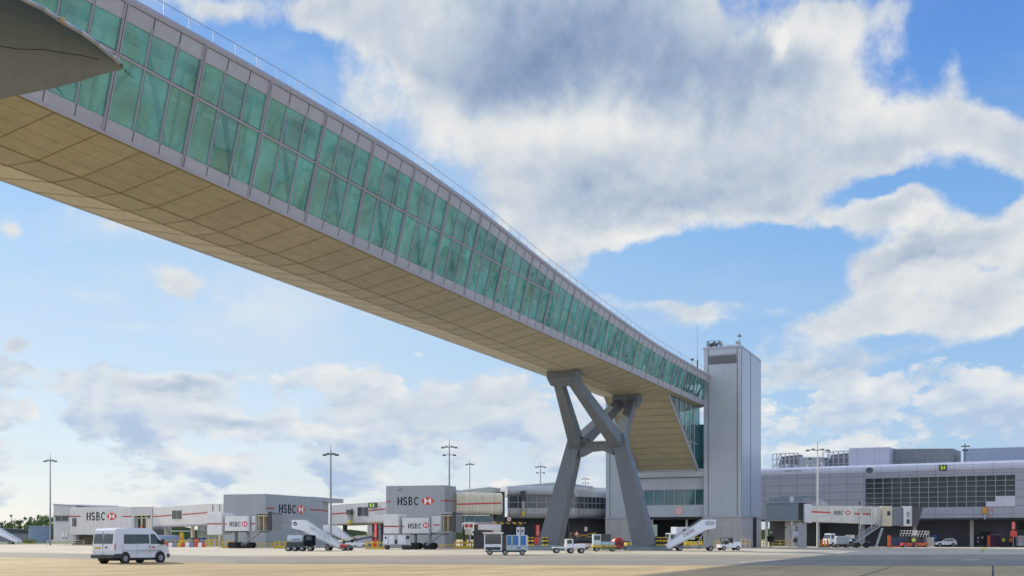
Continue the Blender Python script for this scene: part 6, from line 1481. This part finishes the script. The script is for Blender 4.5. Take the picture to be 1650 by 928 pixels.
# small panels, bins
v = place('notice_board', 'red and white notice board over a yellow panel beside the striped beam post', 'notice board', 755.5, 882, 0, 175)
bx(v,'top_panel',M['logowhite'],-.75,.75,-.05,.05,2.9,4.1,.02); mb = MB(); 
for x in (-.35,.35): mb.prism([(x+.3*math.cos(k*math.pi/6),-.06,3.5+.3*math.sin(k*math.pi/6)) for k in range(12)], (0,-.01,0))
mb.build('red_disc',M['redb'],v); bx(v,'lower_panel',M['cream'],-.6,.6,-.06,.04,2.1,2.85,.02); bx(v,'post',M['dark'],-.08,.08,.06,.2,0,4.0,0)
v = place('smoking_shelter', 'dark shelter with curved roof behind the pale blue service vehicle', 'shelter', 776, 882.5, 0, 165)
bx(v,'wall',M['dark'],-1.2,.7,-.6,.6,0,2.3,.04); mb = MB(); mb.prism([(-1.3,-.8,2.3),(-1.3,-.8,2.6),(-.9,-.8,2.85),(1.6,-.8,2.75),(1.9,-.8,2.45),(1.6,-.8,2.3)], (0,1.6,0)); mb.build('roof', M['dark'], v)
v = place('waste_bin', 'dark round bin on a post with a pale lamp on top, right of the tower', 'bin', 1242, 881, 0, 188)
mb = MB(); mb.tube((0,0,.9),(0,0,1.9),.5,.7,n=14); mb.build('bowl', M['black'], v); mb = MB(); mb.tube((0,0,0),(0,0,.9),.08,n=6); mb.tube((0,0,1.9),(0,0,2.4),.05,n=6); mb.build('post', M['dark'], v); mb = MB(); mb.tube((0,0,2.4),(0,0,2.65),.16,.1,n=10); mb.build('lamp', M['logowhite'], v)
v = place('control_cabinet', 'grey stack of control boxes with round dials under the fixed link', 'cabinet', 1281, 881.5, 0, 183)
bx(v,'housing',M['towerbase'],-.75,.65,-.3,.3,1.9,3.6,.03); bx(v,'panel',M['patch'],-.5,.5,-.34,-.3,2.0,2.6,.01)
for z in (2.9,3.35): mb = MB(); mb.tube((.2,-.36,z),(.2,-.3,z),.16,n=12); mb.build('dial',M['dark'],v)
mb = MB()
for x in (-.6,.6): mb.beam((x*1.5,0,0),(x,0,1.9),.08,.08); mb.beam((x,-.3,0),(x,-.3,1.9),.06,.06)
mb.beam((-.8,0,.9),(.8,0,.9),.06,.06); mb.build('leg',M['galv'],v); mb = MB(); mb.tube((.1,-.1,1.2),(.1,.2,1.2),.4,n=14); mb.build('hose_coil',M['dark'],v)
for k,(px,Y,lab,c) in enumerate(((1433,186,'orange post stand left of the scissor lifts','orange'),(1593,196,'orange red screen panel left of the purple hoarding','orange'))):
    v = place('orange_screen', lab, 'screen', px, 880, 0, Y, group=None); bx(v,'panel',M[c],-.25,.25,-.1,.1,.1,2.0,.02); bx(v,'foot',M['dark'],-.4,.4,-.4,.4,0,.1,.01)
v = place('blue_hoarding', 'dark blue low hoarding between the orange stand and the scissor lifts', 'hoarding', 1447, 880, 0, 193); bx(v,'panel',mat('dark blue board',(.04,.07,.14),.6),-1.4,1.4,-.05,.05,.2,1.7,.01); bx(v,'foot',M['orange'],-1.4,1.4,-.1,.1,.0,.22,.01)
v = place('purple_hoarding', 'purple site hoarding behind the workers at the right', 'hoarding', 1613, 878, 0, 197); bx(v,'panel',mat('purple board',(.10,.035,.10),.6,var=.15),-1.9,2.2,-.05,.05,0,2.1,.01); bx(v,'top_rail',M['galv'],-1.9,2.2,-.09,.09,2.1,2.18,.01)
v = place('wall_posters', 'dark notice panel with white graphics standing by the terminal wall', 'notice board', 1579, 878, 0, 198); bx(v,'panel',mat('navy panel',(.01,.018,.035),.5),-.9,.9,-.05,.05,.3,2.1,.01); mb = MB()
for (x,z,r) in ((-.35,1.6,.2),(.4,1.65,.2),(-.35,.95,.18)): mb.prism([(x+r*math.cos(k*math.pi/6),-.06,z+r*math.sin(k*math.pi/6)) for k in range(12)], (0,-.01,0))
mb.build('graphic',M['patch'],v); bx(v,'foot',M['dark'],-.9,.9,-.2,.2,0,.3,.01)
v = place('striped_cabinet', 'white cabinet with faint red stripes at the right border', 'cabinet', 1647, 879, 0, 194); b_ = bx(v,'housing',M['patch'],-.9,1.2,-.5,.5,.2,2.0,.05); bx(b_,'stripe',M['redb'],-.9,1.2,-.52,-.5,1.5,1.58,0); bx(b_,'stripe',M['redb'],-.9,1.2,-.52,-.5,.9,.98,0); bx(v,'skid',M['dark'],-.9,1.2,-.5,.5,0,.2,.01)
v = place('wet_floor_sign', 'yellow folding caution sign on the apron near the workers', 'caution sign', 1604.5, 879.6, 0, 200); 
for s in (-1,1): mb = MB(); mb.prism([(-.3,s*.35,0),(.3,s*.35,0),(.18,s*.02,1.3),(-.18,s*.02,1.3)], (0,.03,0)); mb.build('panel', M['yellow'], v)
bx(v,'patch',M['logowhite'],-.1,.1,-.3,-.24,.5,.8,0)
v = place('warning_triangle', 'small red edged triangle sign on a post under the pier', 'sign', 929, 880, 0, 172); mb = MB(); mb.prism([(-.4,-.03,2.0),(.4,-.03,2.0),(0,-.03,2.75)], (0,.03,0)); mb.build('rim',M['redb'],v); mb = MB(); mb.prism([(-.25,-.05,2.08),(.25,-.05,2.08),(0,-.05,2.56)], (0,.015,0)); mb.build('face',M['logowhite'],v); bx(v,'post',M['galv'],-.04,.04,.0,.08,0,2.3,0)
v = place('white_notice', 'small pale notice hanging in the dark pier undercroft', 'notice', 944, 880, 0, 184); bx(v,'board',M['cream'],-.22,.22,-.03,.03,2.7,3.4,.01); bx(v,'hanger',M['dark'],-.02,.02,-.02,.02,3.4,4.6,0)
for k,px in enumerate((835,842)):
    v = place('white_container', ('left' if k==0 else 'right')+' white tall container with dark marks behind the blue shutters, under the striped beam', 'container', px+ (0 if k==0 else 0), 881, 0, 176+k); bx(v,'housing',M['vanwhite'],-.3,.3,-.3,.3,0,3.3,.03); bx(v,'mark',M['dark'],-.12,.12,-.32,-.3,2.5,2.9,0); bx(v,'mark',M['dark'],-.12,.12,-.32,-.3,1.7,2.0,0)
# small parked cars far under the link (just right of B link)
v = place('parked_van', 'pale curved nosed van parked behind the yellow crash frame', 'van', 583, 880, 0, 183)
shell([(-2.0,.4),(-2.0,1.0),(-1.5,1.7),(-.6,2.0),(1.8,2.0),(1.9,.4)], .9, 1.1, .08, 'body', M['patch'], v, .08); mb = MB(); mb.prism([(-1.5,-.86,1.1),(-.5,-.86,1.1),(-.5,-.82,1.8),(-1.1,-.84,1.7)], (0,-.02,0)); mb.build('window',M['carglass'],v)
for x in (-1.3,1.3):
    for y in (-.8,.8): wheel(v,x,y,.33,.2)
# ================================================================ FAR LEFT background
v = thing('storage_tank', 'blue grey cylindrical storage building behind the far left lighting mast', 'building', G(64,320)); mb = MB(); mb.tube((0,0,0),(0,0,4.7),2.9,n=28); mb.build('wall', mat('blue grey corrugated wall',(.22,.30,.42),.5,var=.1,panel=(.5,40,.05,.8)), v); mb = MB(); mb.tube((0,0,4.7),(0,0,4.9),3.0,n=28); mb.build('roof',M['mull'],v)
v = thing('cargo_shed', 'low grey shed with a sloping roof at the far left horizon', 'building', G(28,360)); bx(v,'wall',mat('grey shed wall',(.22,.24,.28),.6),-8,4.4,-3,3,0,3.0,.05); mb = MB(); mb.prism([(-8.3,-3.4,3.4),(4.7,-3.4,3.0),(4.7,-3.4,4.1),(-8.3,-3.4,4.6)], (0,6.8,0)); mb.build('roof',M['dark'],v)
v = thing('far_antenna', 'thin antenna pole above the trees at the far left', 'antenna', G(18,400)); mb = MB(); mb.tube((0,0,0),(0,0,9.5),.12,n=5); mb.build('pole',M['dark'],v); bx(v,'head',M['dark'],-.4,.4,-.2,.2,9.0,9.6,.02)
def tree(px, Y, h, r, k, lab, seed):
    rr = random.Random(seed); o = thing('tree', lab, 'tree', G(px, Y), group='trees on the far left horizon')
    mb = MB(); mb.tube((0,0,0),(0,0,h*.45),.28,.16,n=8)
    for i in range(5): a = rr.uniform(0,6.28); mb.tube((0,0,h*(.3+.05*i)),(math.cos(a)*r*.6,math.sin(a)*r*.6,h*rr.uniform(.55,.8)),.12,.04,n=5)
    mb.build('trunk', M['bark'], o); mb = MB(); cl = []
    for i in range(34):
        a = rr.uniform(0,6.28); q = rr.random()**.5; z = rr.uniform(.28,1.0); w_ = math.sqrt(max(0.03,1-((z-.55)/.5)**2)); cl.append((math.cos(a)*r*q*w_, math.sin(a)*r*q*w_, h*z*.93, rr.uniform(.5,1.1), rr.randrange(3) if rr.random() < .5 else k))
    for (x,y,z,s,m_) in cl:
        for i in range(46):
            d = Vector((rr.gauss(0,1),rr.gauss(0,1),rr.gauss(0,.8))).normalized()*s*rr.random()**.4; c = Vector((x,y,z))+d; u = Vector((rr.gauss(0,1),rr.gauss(0,1),rr.gauss(0,1))).normalized(); t = u.orthogonal().normalized(); l = rr.uniform(.16,.32)
            mb.poly([c+u*l, c+t*l*.6, c-u*l, c-t*l*.6], m_)
    mb.build('crown', [M['leaf0'],M['leaf1'],M['leaf2']], o, recalc=False)
TL = [(-22,400,8.0,4.5,0,'leafy tree at the left border of the photo'),(4,395,7.2,4.2,2,'first tree from the left, mid green'),(20,410,6.8,3.8,0,'second tree from the left, partly behind the antenna'),(39,380,8.6,4.2,2,'darkest rounded tree, behind the blue grey storage building'),(54,400,9.0,3.6,1,'bright green tree right of the darkest one'),(66,390,9.4,3.8,1,'tallest bright green tree left of the lighting mast'),(78,400,9.2,3.6,1,'bright green tree directly behind the lighting mast'),(96,410,8.6,4,0,'tree hidden behind the end of the gate building')]
for i,t_ in enumerate(TL): tree(*t_, seed=100+i)
random.seed(21)
mb = MB()
for i in range(60):
    x = -620+i*22; h = random.uniform(5,9); mb.prism([(x,700,0),(x+24,700,0),(x+22,700,h*.8),(x+12,700,h),(x+3,700,h*.75)], (0,6,0))
tag(mb.build('far_woodland', M['leaf2']), 'far off dark line of woodland on the horizon', 'woodland', kind='stuff')
# yellow-ish shrubs near tank
v = thing('yellow_shrub', 'small yellow green shrub by the blue grey storage building', 'shrub', G(47,300)); mb = MB(); rr = random.Random(4)
for i in range(500):
    c = Vector((rr.gauss(0,1.1),rr.gauss(0,.5),abs(rr.gauss(.5,.35)))); u = Vector((rr.gauss(0,1),rr.gauss(0,1),rr.gauss(0,1))).normalized(); t = u.orthogonal().normalized(); l = .16; mb.poly([c+u*l,c+t*l*.5,c-u*l,c-t*l*.5])
mb.build('foliage', mat('yellow green leaves',(.22,.22,.03),.7,var=.3), v, recalc=False)
# ================================================================ AIRCRAFT WING (overhead, top left)
H = 6.0
def wp(px, py): Yq = FPX*H/(HY-py); return Vector(((px-CX)/FPX*Yq, Yq, H+CAMH))
near = [(-330,-230),(-150,-112),(-30,-38),(35,-2),(70,15),(100,35),(130,52),(158,72),(180,90),(193,101)]
far = [(-330,212),(-150,186),(-30,167),(20,156),(75,145),(105,138),(135,130),(160,122),(185,115),(199,112)]
wg = thing('aircraft_wing', 'dark underside of an aircraft wing tip poking in from the top left corner', 'aircraft wing', wp(35,80))
mb = MB(); o0 = Vector(wg.location)
def bulge(i, f):
    a, b = wp(*near[i]), wp(*far[i]); c_ = (b-a).length; th = min(.22, c_*.05)
    return a+(b-a)*f+Vector((0,0,-th*math.sin(math.pi*min(1,f**.6))*1.0)), a+(b-a)*f+Vector((0,0,.03+th*.7*math.sin(math.pi*min(1,f**.55))))
K = 12
for i in range(len(near)-1):
    for k in range(K):
        f0, f1 = (k/K)**1.3, ((k+1)/K)**1.3
        l0, u0 = bulge(i,f0); l1, u1 = bulge(i,f1); m0, v0 = bulge(i+1,f0); m1, v1 = bulge(i+1,f1)
        mb.poly([l0,l1,m1,m0]); mb.poly([u0,u1,v1,v0], 0)
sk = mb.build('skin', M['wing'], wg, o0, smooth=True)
mb = MB()
for a, b in zip(near[1:], near[2:]): mb.tube(wp(*a), wp(*b), .028, .028, n=10)
mb.build('leading_edge', M['wingedge'], wg, o0, smooth=True)
def onwing(i, f, dz=-.008): l, u = bulge(i, f); return l+Vector((0,0,dz))
mb = MB()
for f in (.34,):
    for i in range(len(near)-3): mb.beam(onwing(i,f,.0), onwing(i+1,f,.0), .006,.008)
for i in (2,): 
    for k in range(8): mb.beam(onwing(i,.1+k*.1,0), onwing(i,.1+(k+1)*.1,0), .005,.006)
mb.build('panel_line', M['black'], wg, o0)
mb = MB(); rr = random.Random(9)
for i in range(1,7):
    for k in range(14): p = onwing(i,.05+k*.065,.0); mb.tube(p, p+Vector((0,0,-.003)), .006, n=5)
mb.build('rivets', M['dark'], wg, o0)
mb = MB()
for (x,y,dx,dy) in ((92,142,14,16),(200,113,20,18),(86,28,12,4)):
    p = wp(x,y); q = p+Vector((dx*.006,-dx*.0,-dy*.006)); mb.tube(p,q,.008,.004,n=5)
mb.build('static_wick', M['black'], wg, o0)
p = wp(88,32); mb = MB(); mb.beam(p+Vector((-.05,0,.02)), p+Vector((.1,.05,0)), .09,.05); mb.build('nav_light', mat('amber light lens',(.4,.3,.1),.2), wg, o0)
# ================================================================ PEOPLE
def person(lab, px, by, Y, hd, vest, pose, arms):
    p = G(px, Y); o = thing('person', lab, 'person', p, R(hd))
    me = bpy.data.meshes.new('body'); bm = bmesh.new(); ly = bm.verts.layers.skin.verify()
    S = pose
    V = {}
    def add(k, co, r, par=None, r2=None):
        v_ = bm.verts.new(co); v_[ly].radius = (r, r2 or r); V[k] = v_
        if par: bm.edges.new((V[par], v_))
    add('pel',(0,0,.95),.15,None,.12); add('wai',(0,0,1.12),.14,'pel',.11); add('che',(.01,0,1.35),.17,'wai',.12); add('nek',(.01,0,1.48),.06,'che'); add('hd0',(.02,0,1.57),.085,'nek'); add('hd1',(.03,0,1.70),.09,'hd0',.085)
    for s in (1,-1):
        k = str(s); st = S*s
        add('hip'+k,(0,s*.10,.9),.10,'pel'); add('kne'+k,(st*.16+.03,s*.11,.5),.065,'hip'+k); add('ank'+k,(st*.26,s*.11,.09),.045,'kne'+k); add('toe'+k,(st*.26+.17,s*.12,.04),.04,'ank'+k)
        ex, hx, hz = arms
        add('sho'+k,(0,s*.19,1.42),.07,'che'); add('elb'+k,(ex*(1 if s>0 else .6),s*.25,1.15),.048,'sho'+k); add('wri'+k,(hx*(1 if s>0 else .5),s*.22,hz),.034,'elb'+k)
    V['pel'][ly].use_root = True; bm.to_mesh(me); bm.free()
    b_ = bpy.data.objects.new('body', me); col.objects.link(b_); b_.parent = o; m1 = b_.modifiers.new('skin','SKIN'); m1.use_smooth_shade = True; m2 = b_.modifiers.new('sub','SUBSURF'); m2.levels = 1; m2.render_levels = 1
    me.materials.append(M['skin'])
    # clothing shells
    mb = MB()
    mb.hexa([(-.13,-.21,.92),(.13,-.21,.92),(.13,.21,.92),(-.13,.21,.92)], [(-.15,-.26,1.46),(.15,-.26,1.46),(.15,.26,1.46),(-.15,.26,1.46)]); 
    ex, hx, hz = arms
    for s in (1,-1): mb.tube((0,s*.22,1.43),(ex*(1 if s>0 else .6),s*.26,1.13),.085,.07,n=10)
    j = mb.build('jacket', vest, o, bevel=.06)
    mb = MB(); mb.box(-.135,.135,-.232,.232,1.08,1.13); mb.build('reflective_band', M['logowhite'], j)
    mb = MB()
    for s in (1,-1): mb.tube((0,s*.10,.98),(S*s*.16+.03,s*.11,.5),.12,.085,n=10); mb.tube((S*s*.16+.03,s*.11,.5),(S*s*.26,s*.11,.08),.085,.065,n=10)
    mb.build('trousers', M['trouser'], o)
    mb = MB()
    for s in (1,-1): mb.hexa([(S*s*.26-.08,s*.12-.05,0),(S*s*.26+.2,s*.12-.05,0),(S*s*.26+.2,s*.12+.05,0),(S*s*.26-.08,s*.12+.05,0)],[(S*s*.26-.07,s*.12-.045,.12),(S*s*.26+.1,s*.12-.045,.12),(S*s*.26+.1,s*.12+.045,.12),(S*s*.26-.07,s*.12+.045,.12)])
    mb.build('boots', M['black'], o, bevel=.02)
    mb = MB(); mb.tube((.01,0,1.66),(.01,0,1.80),.115,.06,n=14); mb.build('hair', M['hair'], o, bevel=.02)
    mb = MB(); mb.beam((.11,0,1.66),(.135,0,1.64),.03,.04)
    for s in (1,-1): mb.tube((.105,s*.04,1.69),(.115,s*.04,1.69),.013,n=6)
    mb.build('face', M['skin'], o)
    for s in (1,-1):
        mb = MB(); w_ = Vector((hx*(1 if s>0 else .5),s*.22,hz)); mb.beam(w_+Vector((0,0,.02)), w_+Vector((.02,0,-.08)), .08,.035)
        for k in range(4): mb.tube(w_+Vector((-.03+k*.02,0,-.08)), w_+Vector((-.03+k*.02+.01,0,-.15-.015*(k in (1,2)))),.009,.007,n=5)
        mb.tube(w_+Vector((.03,0,-.03)), w_+Vector((.06,-s*.01,-.09)),.011,.008,n=5); mb.build('hand', M['skin'], o)
person('person in a yellow green high visibility vest walking before the purple hoarding', 1617, 879, 195, 200, M['hivis'], 1, (-.05,.05,.92))
person('person in an orange high visibility jacket near the red sign at the right', 1628.5, 879, 195, 250, M['hiviso'], .6, (.05,.22,1.05))
person('person in a yellow green vest standing in front of the scissor lifts', 1472.5, 881, 187, 260, M['hivis'], .5, (.08,.30,1.1))
